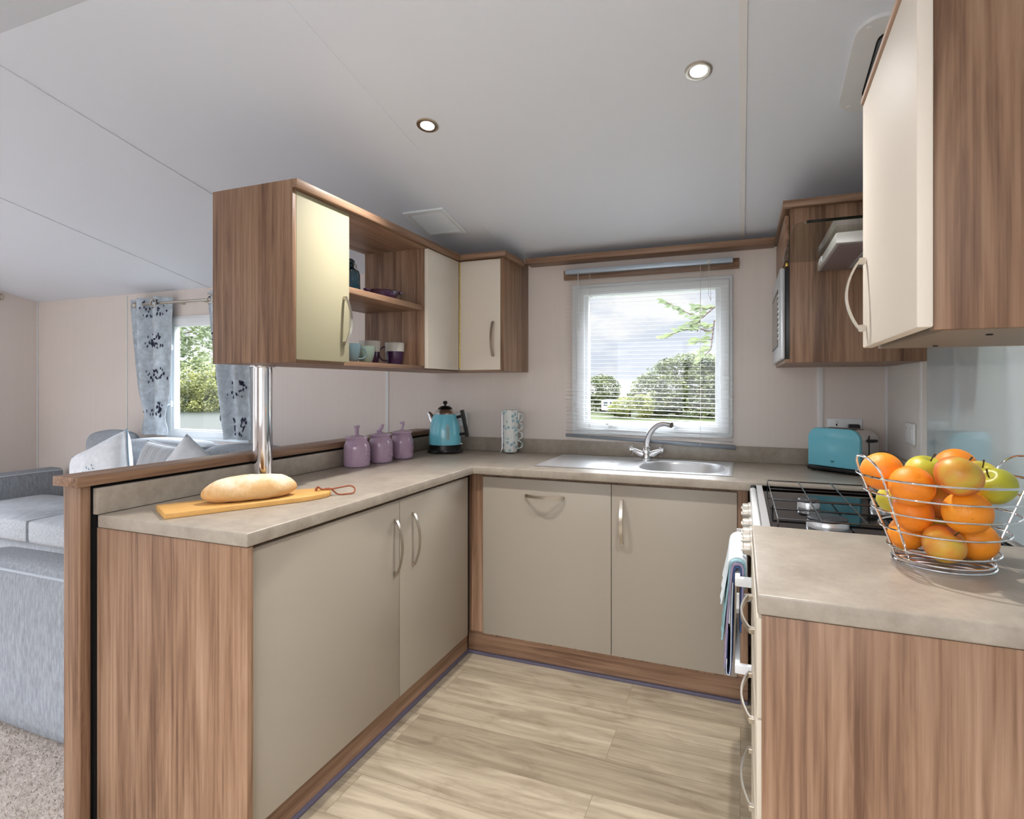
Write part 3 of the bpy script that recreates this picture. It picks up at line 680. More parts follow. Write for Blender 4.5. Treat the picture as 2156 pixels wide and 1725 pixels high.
# ------------------------------------------------------------------ sink and tap
rt = thing('sink', 'inset stainless steel sink with oval bowl and ridged drainer below the kitchen window', 'sink', (.69, -.3, .9))
def sink_mesh():
    t = bmesh.new(); nx, ny = 150, 84; x0, x1, y0, y1 = .258, 1.119, -.525, -.068
    V = []
    for i in range(nx+1):
        row = []
        for j in range(ny+1):
            x = x0+(x1-x0)*i/nx; y = y0+(y1-y0)*j/ny
            e = min(x-x0, x1-x, y-y0, y1-y)
            z = .9015+.004*min(1, e/.008)-.003*min(1, max(0, e-.012)/.01)
            # oval bowl
            u = (x-.900)/.178; v = (y+.312)/.185; q = (abs(u)**2.6+abs(v)**2.6)**(1/2.6)
            if q < 1.06:
                k = max(0, min(1, (1.06-q)/.30)); k = k*k*(3-2*k); z -= .125*k**.75
            # drainer
            if x < .70 and e > .03:
                d = min(x-.288, .70-x, y+.495, -.098-y)
                if d > 0: z -= .003*min(1, d/.01)
                if .31 < x < .62 and -.47 < y < -.12: z += .0024*(max(0, math.cos((y+.12)*2*PI/.042))**3)*min(1, (x-.31)/.02, (.62-x)/.02)
            row.append(t.verts.new((x, y, z)))
        V.append(row)
    for i in range(nx):
        for j in range(ny): t.faces.new((V[i][j], V[i+1][j], V[i+1][j+1], V[i][j+1]))
    return t
obj('basin', sink_mesh(), 'steel', rt, smooth=80)
b = bm_(); lathe(b, [(.024, .777), (.024, .781), (.018, .782), (0, .781)], (.900, -.312, 0), 24); obj('waste', b, 'chrome', rt)
TX, TY = .714, -.135
rt = thing('mixer_tap', 'chrome mixer tap with swan-neck spout and two cross-head handles behind the sink', 'tap', (TX, TY, .9035))
b = bm_(); lathe(b, [(.026, .9035), (.026, .909), (.021, .914), (.019, .935), (.019, .965), (.015, .972)], (TX, TY, 0), 28); obj('body', b, 'chrome', rt)
P = []
for i in range(19):
    s = i/18; a = s*PI*.56
    P.append((TX+.125*(1-math.cos(a))*.78, TY-.125*(1-math.cos(a))*.5, .965+.125*math.sin(a)))
b = bm_(); tube(b, P, [.016-.004*i/18 for i in range(19)], 16); e = Vector(P[-1]); d = (e-Vector(P[-2])).normalized(); tube(b, [e-d*.004, e+d*.018], .014, 16); obj('spout', b, 'chrome', rt)
for sx in (-1, 1):
    b = bm_(); tube(b, [(TX+sx*.010, TY, .930), (TX+sx*.030, TY, .935), (TX+sx*.052, TY, .946), (TX+sx*.064, TY, .952)], [.013, .016, .012, .009], 14); h = obj('valve', b, 'chrome', rt)
    b = bm_(); c = Vector((TX+sx*.070, TY, .954)); tube(b, [c-Vector((sx*.008, 0, 0)), c+Vector((sx*.012, 0, 0))], .009, 12)
    for k in range(4):
        a = PI/4+k*PI/2+.3; dv = Vector((0, math.cos(a), math.sin(a))); tube(b, [c, c+dv*.022, c+dv*.030], [.0045, .004, .006], 8)
    obj('handle', b, 'chrome', rt)

# ------------------------------------------------------------------ blind
rt = thing('venetian_blind', 'white venetian blind with open slats hanging over the kitchen window', 'blind', (.69, -.05, .99))
b = bm_(); bx(b, .251, 1.143, -.020, -.0135, 1.849, 1.901, .001); obj('batten', b, 'wood_x', rt)
b = bm_(); bx(b, .272, 1.116, -.066, -.036, 1.872, 1.897, .002); obj('head_rail', b, 'rail', rt)
NS = 41
for i in range(NS):
    s = i/(NS-1); z = 1.856-(1.856-1.012)*s; tilt = .036*max(0, (s-.55)/.45)
    b = bm_(); t = bmesh.new(); V = []
    for j in range(6):
        q = j/5-.5; yy = -.051+q*.020; sm = max(0, min(1, (1.38-z)/.2)); zz = .0007*(1-4*q*q)+q*.020*((z-1.27)/3.0+.17*sm*sm*(3-2*sm))
        V.append([t.verts.new((x, yy, z+zz-tilt*(x-.275)/.845)) for x in (.275, 1.118)])
    for j in range(5): t.faces.new((V[j][0], V[j][1], V[j+1][1], V[j+1][0]))
    bmesh.ops.solidify(t, geom=t.faces[:], thickness=.0005); merge(b, t); obj('slat', b, 'slat', rt)
b = bm_(); prism(b, [(.273, 1.000), (1.128, .962), (1.128, .984), (.273, 1.016)], -.063, -.040, 'y', bev=.003); obj('bottom_rail', b, 'railb', rt)
for x in (.405, .965):
    for dy in (-.0645, -.0375):
        b = bm_(); tube(b, [(x, dy, 1.873), (x, dy, 1.006-.036*(x-.275)/.845)], .0007, 5); obj('ladder_cord', b, 'cord', rt)
b = bm_(); tube(b, [(.345, -.069, 1.882), (.347, -.072, 1.60), (.348, -.073, 1.57)], .0022, 8); obj('tilt_wand', b, mat('clear_wand', (200, 204, 206), .2), rt)
b = bm_(); tube(b, [(1.003, -.068, 1.885), (1.004, -.070, 1.72), (1.015, -.070, 1.69), (1.008, -.068, 1.885)], .0009, 5); lathe(b, [(.008, 0), (.008, .005)], (1.005, -.067, 1.883), 12, axis='y'); obj('lift_cord', b, 'cord', rt)

# ------------------------------------------------------------------ sockets and switch
def socket(label, x0, x1, z0, z1, plugs):
    rt = thing('wall_socket', label, 'socket', ((x0+x1)/2, -.004, z0))
    b = bm_(); bx(b, x0, x1, -.012, -.0005, z0, z1, .004, 3); obj('face_plate', b, 'white', rt)
    for p in (.28, .72):
        xc = x0+(x1-x0)*p
        b = bm_()
        bx(b, xc-.003, xc+.003, -.0128, -.0115, z0+.052, z0+.060); bx(b, xc-.013, xc-.006, -.0128, -.0115, z0+.032, z0+.036); bx(b, xc+.006, xc+.013, -.0128, -.0115, z0+.032, z0+.036)
        obj('pin_slots', b, 'dark', rt)
        b = bm_(); bx(b, xc-.006, xc+.006, -.016, -.0122, z1-.026, z1-.010, .0015); obj('rocker', b, 'white', rt)
    for xc in plugs:
        b = bm_(); prism(b, rrect(.022, .016, .006), 0, .03); xf(b, Matrix.Translation((xc, -.0125, z0+.045)) @ Matrix.Rotation(PI/2, 4, 'X')); obj('plug', b, 'black', rt)
    return rt
socket('white double wall socket with a black plug behind the toaster', 1.524, 1.669, 1.036, 1.122, [1.632])
socket('white double wall socket on the wall behind the kettle handle', -.478, -.338, 1.036, 1.116, [])
rt = thing('wall_switch', 'white fused wall switch on the right wall above the corner upstand', 'switch', (XR-.003, -.41, 1.045))
b = bm_(); bx(b, XR-.011, XR-.0005, -.470, -.352, 1.046, 1.128, .004, 3); obj('face_plate', b, 'white', rt)
b = bm_(); bx(b, XR-.015, XR-.0112, -.462, -.442, 1.062, 1.112, .002); obj('rocker', b, 'white', rt)
b = bm_(); lathe(b, [(.003, 0), (.003, .0015), (0, .0015)], (XR-.0112, -.375, 1.108), 10, axis='x'); obj('screw', b, 'graphite', rt)

# ------------------------------------------------------------------ toaster
tx, ty = 1.5155, -.259          # middle of the camera-side long face
ang = math.atan2(-.148, .173)   # direction of the long side
rt = thing('toaster', 'teal two-slice toaster with silver ends in the right corner of the worktop', 'toaster', (1.561, -.206, .9), rz=ang)
L2, W2, H2 = .115, .070, .193
def tprof(l, h, r, z0):
    P = [(-l, z0), (l, z0)]
    for i in range(9): a = PI/2*i/8; P.append((l-r+r*math.cos(a), h-r+r*math.sin(a)))
    for i in range(9): a = PI/2+PI/2*i/8; P.append((-l+r+r*math.cos(a), h-r+r*math.sin(a)))
    return P
b = bm_(); prism(b, [(-L2-.004, -W2-.002), (L2+.004, -W2-.002), (L2+.004, W2+.002), (-L2-.004, W2+.002)], .004, .024, 'z', bev=.006); obj('base', b, 'black', rt, local=True)
for s in (-1,):
    b = bm_(); prism(b, tprof(L2, H2-.003, .045, .0245), s*(W2-.022), s*W2, 'y', bev=.005, seg=3); obj('side_shell', b, 'teal', rt, local=True)
b = bm_(); prism(b, tprof(L2-.003, H2-.006, .046, .0245), -W2+.0225, W2, 'y', bev=.002); cs = obj('centre_casing', b, mat('toaster_chrome', (214, 212, 210), .3, .55), rt, local=True)
for s in (-.020, .020):
    b = bm_(); bx(b, -.075, .075, s-.009, s+.009, H2-.0058, H2-.0048); obj('bread_slot', b, 'dark', cs, local=True)
b = bm_(); bx(b, L2-.0028, L2-.0012, -.0025, .0025, .06, .165); obj('lever_slot', b, 'dark', cs, local=True)
b = bm_(); bx(b, L2-.003, L2+.024, -.022, .022, .138, .150, .005, 3); obj('lever', b, 'black', rt, local=True)
b = bm_(); lathe(b, [(.021, 0), (.020, .007), (.013, .009), (.012, .017), (0, .017)], (L2-.003, .0, .047), 24, axis='x'); obj('browning_dial', b, 'black', rt, local=True)
b = bm_(); prism(b, [(-.012, .052), (.012, .052), (.004, .048), (0, .044), (-.004, .048)], -W2-.0015, -W2-.0002, 'y'); obj('badge', b, mat('teal_badge', (40, 110, 124), .3), rt, local=True)
for sx in (-1, 1):
    for sy in (-1, 1):
        b = bm_(); lathe(b, [(.008, 0), (.008, .0045)], (sx*.095, sy*.055, 0), 10); obj('foot', b, 'black', rt, local=True)

# ------------------------------------------------------------------ kettle
KX, KY = -.392, -.185
rt = thing('kettle', 'teal dome kettle with black handle and base in the back left corner', 'kettle', (KX, KY, .9), rz=.10)
b = bm_(); lathe(b, [(.098, 0), (.100, .006), (.094, .012), (.090, .020), (.090, .046)], seg=48); obj('power_base', b, 'black', rt, local=True)
prof = [(.0895, .0465), (.0905, .060), (.090, .090), (.0865, .130), (.080, .165), (.072, .195), (.064, .214)]
b = bm_(); lathe(b, prof, seg=64); obj('body', b, 'teal', rt, local=True)
b = bm_(); lathe(b, [(.0645, .2145), (.0635, .218), (.056, .230), (.046, .239), (.041, .242)], seg=48); obj('collar', b, 'satin', rt, local=True)
b = bm_(); lathe(b, [(.041, .2425), (.037, .250), (.024, .259), (.006, .262), (.006, .268), (.011, .272), (.013, .279), (.010, .287), (0, .290)], seg=32); obj('lid', b, 'black', rt, local=True)
b = bm_(); tube(b, [(-.060, 0, .165), (-.078, 0, .188), (-.090, 0, .210), (-.101, 0, .222)], [.030, .022, .014, .010], 16); obj('spout', b, 'chrome', rt, local=True)
b = bm_()
tube(b, [(.064, 0, .196), (.100, 0, .205)], .008, 10); tube(b, [(.082, 0, .102), (.130, 0, .108)], .008, 10)
tube(b, [(.100, 0, .238), (.108, 0, .205), (.118, 0, .160), (.128, 0, .115), (.131, 0, .090)], 1, flat=(.024, .015), up=(1, 0, .2)); obj('handle', b, 'black', rt, local=True)
b = bm_(); ph = -1.02; GP = []
t = bmesh.new(); rows = []
for i in range(13):
    z = .072+.092*i/12; rr = .0908-.0100*((z-.06)/.105)**1.8+.0015; ww = .13*math.sqrt(max(.02, 1-abs((i-6)/6)**4))
    rows.append([t.verts.new((rr*math.cos(ph+ww*(k-2)/2), rr*math.sin(ph+ww*(k-2)/2), z)) for k in range(5)])
for i in range(12):
    for k in range(4): t.faces.new((rows[i][k], rows[i][k+1], rows[i+1][k+1], rows[i+1][k]))
merge(b, t); obj('water_gauge', b, mat('gauge_window', (150, 184, 190), .25), rt, local=True)
for i in range(8):
    b = bm_(); z = .082+i*.009; rr = .0908-.0100*((z-.06)/.105)**1.8+.0025; x, y = rr*math.cos(ph+.02), rr*math.sin(ph+.02)
    tube(b, [(x-.003, y-.002, z), (x+.003, y+.002, z)], .0009, 5); obj('gauge_mark', b, 'graphite', rt, local=True)
b = bm_(); bx(b, .088, .104, -.006, .006, .048, .053, .001); obj('switch', b, 'white', rt, local=True)

# ------------------------------------------------------------------ canisters
def canister(label, x, y, s, kind):
    rt = thing('canister', label, 'storage jar', (x, y, .9), 'lilac ceramic canisters')
    b = bm_(); lathe(b, [(.050*s, 0), (.056*s, .003), (.058*s, .012), (.058*s, .085), (.0565*s, .098), (.051*s, .112), (.046*s, .119), (.047*s, .128)], seg=48); bd = obj('body', b, 'lilac', rt, local=True)
    b = bm_()   # raised swirl
    for q in range(3):
        pts = []
        for i in range(20):
            a = -.35+.06*i*(1 if q != 1 else .8); z = .070-.018*q+.007*math.sin(i*1.1+q)
            pts.append((.0586*s*math.cos(a), .0586*s*math.sin(a), z))
        tube(b, pts, .0010, 5)
    obj('raised_script', b, 'lilac', bd, local=True)
    b = bm_(); lathe(b, [(.051*s, .1285), (.053*s, .132), (.051*s, .138), (.030*s, .142), (.010, .146), (.009, .149)], seg=48); ld = obj('lid', b, 'lilac', rt, local=True)
    b = bm_()
    if kind == 0: bx(b, -.006, .006, -.009, .009, .148, .186, .002); bx(b, -.007, .007, -.014, .014, .178, .188, .002)
    elif kind == 1: tube(b, [(-.016, -.002, .150), (-.004, -.002, .156), (.006, -.001, .168), (.012, 0, .180)], [.007, .009, .009, .007], 10); tube(b, [(.012, 0, .180), (.020, .001, .183)], [.006, .002], 8)
    else: tube(b, [(0, 0, .148), (.002, 0, .160), (.008, 0, .168), (.004, 0, .178), (-.006, 0, .180), (-.010, 0, .185)], [.006, .005, .005, .005, .005, .004], 10); bx(b, .003, .013, -.004, .004, .170, .190, .002)
    obj('lid_knob', b, 'lilac', ld, local=True)
    return rt
canister('lilac ceramic canister with block-shaped lid knob, nearest of the three', -.502, -.838, 1.03, 0)
canister('lilac ceramic canister with slanted bird-like lid knob, in the middle', -.486, -.672, 1, 1)
canister('lilac ceramic canister with curled lid knob, furthest of the three and nearest the kettle', -.474, -.500, .99, 2)

# ------------------------------------------------------------------ mug tower
m, t, p = newmat('floral_white_china')
tcn = t.nodes.new('ShaderNodeTexCoord'); vo = t.nodes.new('ShaderNodeTexVoronoi'); vo.inputs['Scale'].default_value = 42
oi = t.nodes.new('ShaderNodeObjectInfo'); ad = t.nodes.new('ShaderNodeVectorMath'); ad.operation = 'ADD'
t.links.new(tcn.outputs['Object'], ad.inputs[0]); t.links.new(oi.outputs['Random'], ad.inputs[1]); t.links.new(ad.outputs[0], vo.inputs['Vector'])
r = t.nodes.new('ShaderNodeValToRGB'); r.color_ramp.elements[0].position = .30; r.color_ramp.elements[0].color = S((150, 186, 196)); r.color_ramp.elements[1].position = .42; r.color_ramp.elements[1].color = S((226, 230, 226))
t.links.new(vo.outputs['Distance'], r.inputs[0]); t.links.new(r.outputs[0], p.inputs['Base Color']); p.inputs['Roughness'].default_value = .2
M['china'] = m
MX, MY = -.037, -.085
rt = thing('mug_stand', 'chrome wire stand holding the tower of floral mugs', 'stand', (MX, MY, .9))
b = bm_()
for k in range(4):
    a = PI/4+k*PI/2
    tube(b, [(.060*math.cos(a), .060*math.sin(a), .003), (.049*math.cos(a), .049*math.sin(a), .030), (.0500*math.cos(a), .0500*math.sin(a), .235)], .0016, 6)
    lathe(b, [(0, 0), (.004, .002), (.004, .004), (0, .006)], (.060*math.cos(a), .060*math.sin(a), 0), 8)
tube(b, [(.050*math.cos(2*PI*k/24), .050*math.sin(2*PI*k/24), .235) for k in range(24)], .0016, 6, closed=True)
obj('wire_frame', b, 'chrome', rt, local=True)
def mug(name, label, loc, r0, r1, h, mats, group, rz=0, handle=True, split=None, hs=1.0, cat='mug'):
    rt = thing(name, label, cat, loc, group, rz)
    hh = h*.62 if split is None else h*split
    P = [(0, .002), (r0*.8, 0), (r0, .003)]
    rr = lambda z: r0+(r1-r0)*(1-(1-z/h)**2)
    for i in range(1, 7): z = hh*i/6; P.append((rr(z), z))
    b = bm_(); lathe(b, P, seg=36)
    Q = [(rr(hh+(h-hh)*i/4), hh+(h-hh)*i/4) for i in range(5)]+[(r1-.003, h-.001)]+[(rr(h*(1-i/6))-.0035, max(.006, h*(1-i/6))) for i in range(7)]+[(0, .006)]
    t = bmesh.new(); lathe(t, Q, seg=36); merge(b, t, 1)
    obj('cup', b, mats, rt, local=True)
    if handle:
        b = bm_(); zc = h*.52; a = h*.30*hs
        P = [(rr(zc+a)-.002, 0, zc+a)]+[(rr(zc)+.004+.026*hs*math.cos(q), 0, zc+a*math.sin(q)) for q in [PI/2-PI*i/10 for i in range(11)]]+[(rr(zc-a)-.002, 0, zc-a)]
        tube(b, P, .0035, 8); obj('handle', b, mats[0], rt, local=True)
    return rt
pos = ['bottom of the tower', 'second from the bottom', 'third from the bottom', 'topmost of the tower']
for i in range(4):
    mug('floral_mug', 'white and blue floral mug, '+pos[i]+' of stacked mugs' if i else 'white and blue floral mug at the bottom of the stacked tower', (MX, MY, .9045+i*.0505), .036, .0445, .083, ['china', 'china'], 'stacked floral mugs', rz=.15, split=.55, hs=.82)

# ------------------------------------------------------------------ bread board and loaf
M['board'] = mat('beech_board', (208, 160, 92), .5, var=.10, vscale=10, stretch=(20, 1.5, 1))
bang = math.atan2(-1.452+1.86, -.17+.395)-PI/2
rt = thing('bread_board', 'pale wooden paddle bread board lying on the peninsula worktop', 'chopping board', (-.275, -1.665, .9), rz=bang)
P = [(-.075, -.255), (.075, -.255)]
P += [(.075, .10), (.072, .15), (.062, .19), (.045, .225), (.022, .243), (0, .248), (-.022, .243), (-.045, .225), (-.062, .19), (-.072, .15), (-.075, .10)]
b = bm_(); prism(b, P, 0, .018, 'z', bev=.004, seg=3); obj('board', b, 'board', rt, local=True)
b = bm_(); lathe(b, [(.007, .0181), (.0075, .019), (.006, .0192), (.006, .0181)], (.0, .222, 0), 16); obj('hanging_hole', b, 'dark', rt, local=True)
b = bm_(); tube(b, smooth_path([(.012, .195, .0205), (.006, .205, .030), (0, .215, .022), (.008, .222, .0212), (.022, .240, .022), (.030, .275, .026), (.036, .305, .028), (.042, .318, .018), (.050, .310, .006), (.046, .285, .0035), (.030, .262, .0038), (.014, .2445, .0215), (.002, .228, .0212)]), .0026, 8)
tube(b, smooth_path([(.0, .196, .021), (.010, .202, .032), (.016, .210, .024)]), .0024, 8); obj('leather_thong', b, mat('leather', (142, 74, 44), .6), rt, local=True)
m, t, p = newmat('floured_crust')
tcn = t.nodes.new('ShaderNodeTexCoord'); n1 = t.nodes.new('ShaderNodeTexNoise'); n1.inputs['Scale'].default_value = 9; n1.inputs['Detail'].default_value = 8; n1.inputs['Roughness'].default_value = .7
sx = t.nodes.new('ShaderNodeSeparateXYZ'); mr = t.nodes.new('ShaderNodeMapRange'); mr.inputs[1].default_value = .02; mr.inputs[2].default_value = .085; mr.inputs[3].default_value = -.2; mr.inputs[4].default_value = .22
aa = t.nodes.new('ShaderNodeMath'); aa.operation = 'ADD'; r = t.nodes.new('ShaderNodeValToRGB')
r.color_ramp.elements[0].position = .40; r.color_ramp.elements[0].color = S((204, 162, 108)); r.color_ramp.elements[1].position = .66; r.color_ramp.elements[1].color = S((226, 212, 192)); q = r.color_ramp.elements.new(.52); q.color = S((216, 182, 136))
t.links.new(tcn.outputs['Object'], n1.inputs['Vector']); t.links.new(tcn.outputs['Object'], sx.inputs[0]); t.links.new(sx.outputs['Z'], mr.inputs[0]); t.links.new(mr.outputs[0], aa.inputs[0]); t.links.new(n1.outputs['Fac'], aa.inputs[1]); t.links.new(aa.outputs[0], r.inputs[0]); t.links.new(r.outputs[0], p.inputs['Base Color'])
p.inputs['Roughness'].default_value = .85; bp = t.nodes.new('ShaderNodeBump'); bp.inputs['Strength'].default_value = .5; bp.inputs['Distance'].default_value = .004; n3 = t.nodes.new('ShaderNodeTexNoise'); n3.inputs['Scale'].default_value = 60; n3.inputs['Detail'].default_value = 6; t.links.new(tcn.outputs['Object'], n3.inputs['Vector']); t.links.new(n3.outputs['Fac'], bp.inputs['Height']); t.links.new(bp.outputs[0], p.inputs['Normal'])
def loaf():
    t = bmesh.new(); bmesh.ops.create_uvsphere(t, u_segments=72, v_segments=40, radius=1)
    for v in t.verts:
        x, y, z = v.co; L = abs(z)**1.0*(1 if z > 0 else -1)   # z becomes the long axis
        k = (1-abs(z)**2.6)**.5 if abs(z) < 1 else 0
        a = math.atan2(y, x); kk = k
        px = kk*math.cos(a)*.050; pz = kk*math.sin(a)
        pz = pz*.052 if pz > 0 else pz*.030
        if pz < -.022: pz = -.022-(pz+.022)*.1
        nn = noise.noise(Vector((px*30, z*4, pz*30)))*.004+noise.noise(Vector((px*90, z*14, pz*90)))*.0015
        crack = -.003*math.exp(-((px-.012-.012*math.sin(z*5))/.004)**2)*(1 if abs(z) < .75 and pz > 0 else 0)
        v.co = (px*(1+nn*8)-.012*(z*z), z*.140, pz+nn+crack+.0255)
    return t
lf = obj('bread_loaf', loaf(), m, local=True, smooth=90); lf.location = (-.262, -1.685, .9185); lf.rotation_euler = (0, 0, bang-.04)
tag(lf, 'long floured white bread loaf lying on the wooden board', 'bread')

# ------------------------------------------------------------------ fruit basket and fruit
BX, BY = 1.545, -1.593
rt = thing('fruit_basket', 'open chrome wire fruit basket full of oranges and apples', 'basket', (BX, BY, .9))
def Rb(z): return .086+(z-.011)*.386
def ringp(r, z, n=56, sq=1): return [(r*math.cos(2*PI*k/n), r*math.sin(2*PI*k/n), z) for k in range(n)]
b = bm_(); tube(b, ringp(.089, .003), .0025, 8, closed=True); obj('foot_ring', b, 'chrome', rt, local=True)
for k, z in enumerate((.0315, .073, .1105, .146, .181)):
    b = bm_(); tube(b, ringp(Rb(z)+.003, z), .0021 if k < 4 else .0024, 8, closed=True); obj('ring_wire', b, 'chrome', rt, local=True)
b = bm_()
for k in range(-2, 3):
    y = k*.030; h = math.sqrt(max(0, .086**2-y*y)); a = -.2
    tube(b, [(-h*math.cos(a)-y*math.sin(a), -h*math.sin(a)+y*math.cos(a), .011), (h*math.cos(a)-y*math.sin(a), h*math.sin(a)+y*math.cos(a), .011)], .0022, 6)
tube(b, ringp(.087, .011), .0024, 8, closed=True); obj('base_grid', b, 'chrome', rt, local=True)
for a0 in (PI+.36, .36):   # two loop handles whose wires run down as struts
    P = []; hw_ = .24 if a0 < 1 else .22
    for s in [i/10 for i in range(11)]:
        z = .011+(.185-.011)*s; r = Rb(z)-.001 if z > .015 else .087; P.append((r*math.cos(a0-hw_*1.15), r*math.sin(a0-hw_*1.15), z))
    for i in range(1, 12):
        q = PI*i/12; z = .185+.040*math.sin(q); r = Rb(.185)-.001+.016*math.sin(q); a = a0-hw_*1.15*math.cos(q); P.append((r*math.cos(a), r*math.sin(a), z))
    for s in [1-i/10 for i in range(11)]:
        z = .011+(.185-.011)*s; r = Rb(z)-.001; P.append((r*math.cos(a0+hw_*1.15), r*math.sin(a0+hw_*1.15), z))
    b = bm_(); tube(b, P, .0023, 8); obj('handle', b, 'chrome', rt, local=True)
def fruit_mat(name, c0, c1, c2, sc, rough, bump, bsc, stretch=(1, 1, 1)):
    m, t, p = newmat(name); tcn = t.nodes.new('ShaderNodeTexCoord'); mp = t.nodes.new('ShaderNodeMapping'); mp.inputs['Scale'].default_value = stretch
    n = t.nodes.new('ShaderNodeTexNoise'); n.inputs['Scale'].default_value = sc; n.inputs['Detail'].default_value = 5; oi = t.nodes.new('ShaderNodeObjectInfo')
    ad = t.nodes.new('ShaderNodeVectorMath'); ad.operation = 'ADD'; t.links.new(tcn.outputs['Object'], mp.inputs[0]); t.links.new(mp.outputs[0], ad.inputs[0]); t.links.new(oi.outputs['Random'], ad.inputs[1]); t.links.new(ad.outputs[0], n.inputs['Vector'])
    r = t.nodes.new('ShaderNodeValToRGB'); e = r.color_ramp.elements; e[0].position = .36; e[0].color = S(c0); e[1].position = .64; e[1].color = S(c2); k = e.new(.5); k.color = S(c1)
    t.links.new(n.outputs['Fac'], r.inputs[0]); t.links.new(r.outputs[0], p.inputs['Base Color']); p.inputs['Roughness'].default_value = rough
    p.inputs['Subsurface Weight'].default_value = .12; p.inputs['Subsurface Scale'].default_value = .01
    v = t.nodes.new('ShaderNodeTexVoronoi'); v.inputs['Scale'].default_value = bsc; bp = t.nodes.new('ShaderNodeBump'); bp.inputs['Strength'].default_value = bump; bp.inputs['Distance'].default_value = .001
    t.links.new(tcn.outputs['Object'], v.inputs['Vector']); t.links.new(v.outputs['Distance'], bp.inputs['Height']); t.links.new(bp.outputs[0], p.inputs['Normal']); return m
M['orange'] = fruit_mat('orange_peel', (248, 142, 30), (252, 156, 34), (254, 172, 48), 5, .46, .35, 420)
M['apple_red'] = fruit_mat('red_yellow_apple', (186, 70, 36), (222, 140, 58), (216, 186, 72), 9, .42, .05, 200, (1.6, 1.6, .35))
M['apple_green'] = fruit_mat('green_apple', (168, 172, 50), (198, 192, 60), (218, 186, 82), 6, .4, .05, 200, (1, 1, .4))
M['stem'] = mat('fruit_stem', (84, 66, 38), .8)
def fruit(kind, label, p, r, rot):
    rt = thing({'orange': 'orange', 'apple_red': 'apple', 'apple_green': 'apple'}[kind], label, {'o': 'orange', 'a': 'apple'}[kind[0]], p, 'fruit in the wire basket')
    rt.rotation_euler = rot
    t = bmesh.new(); bmesh.ops.create_uvsphere(t, u_segments=40, v_segments=28, radius=1)
    for v in t.verts:
        x, y, z = v.co; q = math.hypot(x, y); s = 1
        if kind == 'orange':
            z *= .93; z -= .045*math.exp(-(q/.10)**2)*(1 if z > 0 else 0)
        else:
            tap = 1-.10*max(0, -z)+.02*z; x *= tap; y *= tap; lob = 1+.018*math.cos(5*math.atan2(y, x))*max(0, -z)
            x *= lob; y *= lob; z = z*.90-(.24*math.exp(-(q/.26)**2) if z > 0 else -.12*math.exp(-(q/.2)**2))
        v.co = Vector((x, y, z))*r
    obj('flesh', t, kind, rt, local=True, smooth=80)
    b = bm_()
    if kind == 'orange': lathe(b, [(.0022, .876*r), (.0019, .888*r), (0, .890*r)], seg=8)
    else: tube(b, [(0, 0, r*.62), (.001, 0, r*.9), (.006, .002, r*1.12)], [.0016, .0013, .002], 6)
    obj('stem', b, 'stem', rt, local=True)
    return rt
FR = [('orange', 1.435, -1.5992, 1.0873, 0.0418, 'orange at the top left of the basket, against the left loop handle', (.5, -.6, 0)),
 ('orange', 1.4736, -1.6686, 1.068, 0.0416, 'large orange at the front of the top layer, beside the left loop', (.9, .3, 0)),
 ('apple_green', 1.5141, -1.6033, 1.0883, 0.0399, 'green apple half hidden behind the front top orange', (.35, .1, .4)),
 ('orange', 1.5961, -1.4961, 1.0896, 0.0425, 'orange crowning the pile behind the red and yellow apple', (1.2, .4, 0)),
 ('apple_red', 1.541, -1.7033, 1.0966, 0.0419, 'red and yellow apple in the middle of the top layer', (.3, .5, .9)),
 ('apple_green', 1.6179, -1.6431, 1.0723, 0.0383, 'yellow-green apple at the right rim of the basket', (.2, -.7, .4)),
 ('apple_green', 1.4721, -1.5436, 1.0174, 0.0376, 'green apple low behind the left handle wires', (.1, .3, 2)),
 ('orange', 1.486, -1.6188, 1.0058, 0.0412, 'orange in the middle layer at the front left', (1.1, .2, 1)),
 ('orange', 1.5641, -1.6739, 1.0231, 0.0425, 'orange in the middle layer at the front right, showing its navel', (1.75, .45, 0)),
 ('orange', 1.4888, -1.566, 0.9505, 0.0374, 'orange low on the left side of the basket', (.4, -.8, 0)),
 ('orange', 1.5974, -1.6095, 0.9551, 0.0401, 'orange low on the right side of the basket', (1.4, -.5, 0)),
 ('apple_red', 1.5317, -1.6522, 0.9524, 0.0405, 'red and yellow apple lying at the bottom front of the basket', (.6, .4, .5)),
 ('apple_red', 1.5482, -1.5708, 1.025, 0.0416, 'dark red apple in the core of the pile', (.2, .1, 0)),
 ('apple_red', 1.5663, -1.5363, 0.9551, 0.0416, 'dark red apple at the bottom back of the basket', (.2, .1, 2)),
 ('apple_green', 1.616, -1.5703, 1.0803, 0.0365, 'small green apple behind the yellow-green one at the right rim', (.3, -.4, 1))]
for k, x, y, z, r, lb, rot in FR: fruit(k, lb, (x, y, z), r*.985, rot)

# ------------------------------------------------------------------ crockery on the open shelves
M['bottle'] = mat('dark_teal_glaze', (18, 50, 62), .12, coat=.5)
M['plum'] = mat('plum_glaze', (66, 40, 74), .15, coat=.5)
M['pale'] = mat('pale_grey_glaze', (206, 206, 200), .25)
M['sage'] = mat('sage_glaze', (132, 150, 138), .25)
M['duck'] = mat('duck_egg_glaze', (104, 128, 136), .25)
rt = thing('stoppered_bottle', 'dark teal glazed bottle with swing stopper on the upper open shelf', 'bottle', (-.400, -1.030, 1.652))
b = bm_(); lathe(b, [(.044, 0), (.048, .004), (.049, .010), (.047, .095), (.042, .110), (.026, .120), (.022, .126), (.022, .136), (.028, .140)], seg=40); bd = obj('body', b, 'bottle', rt, local=True)
b = bm_(); lathe(b, [(.024, .141), (.026, .152), (.018, .160), (0, .162)], seg=24); obj('stopper', b, 'bottle', rt, local=True)
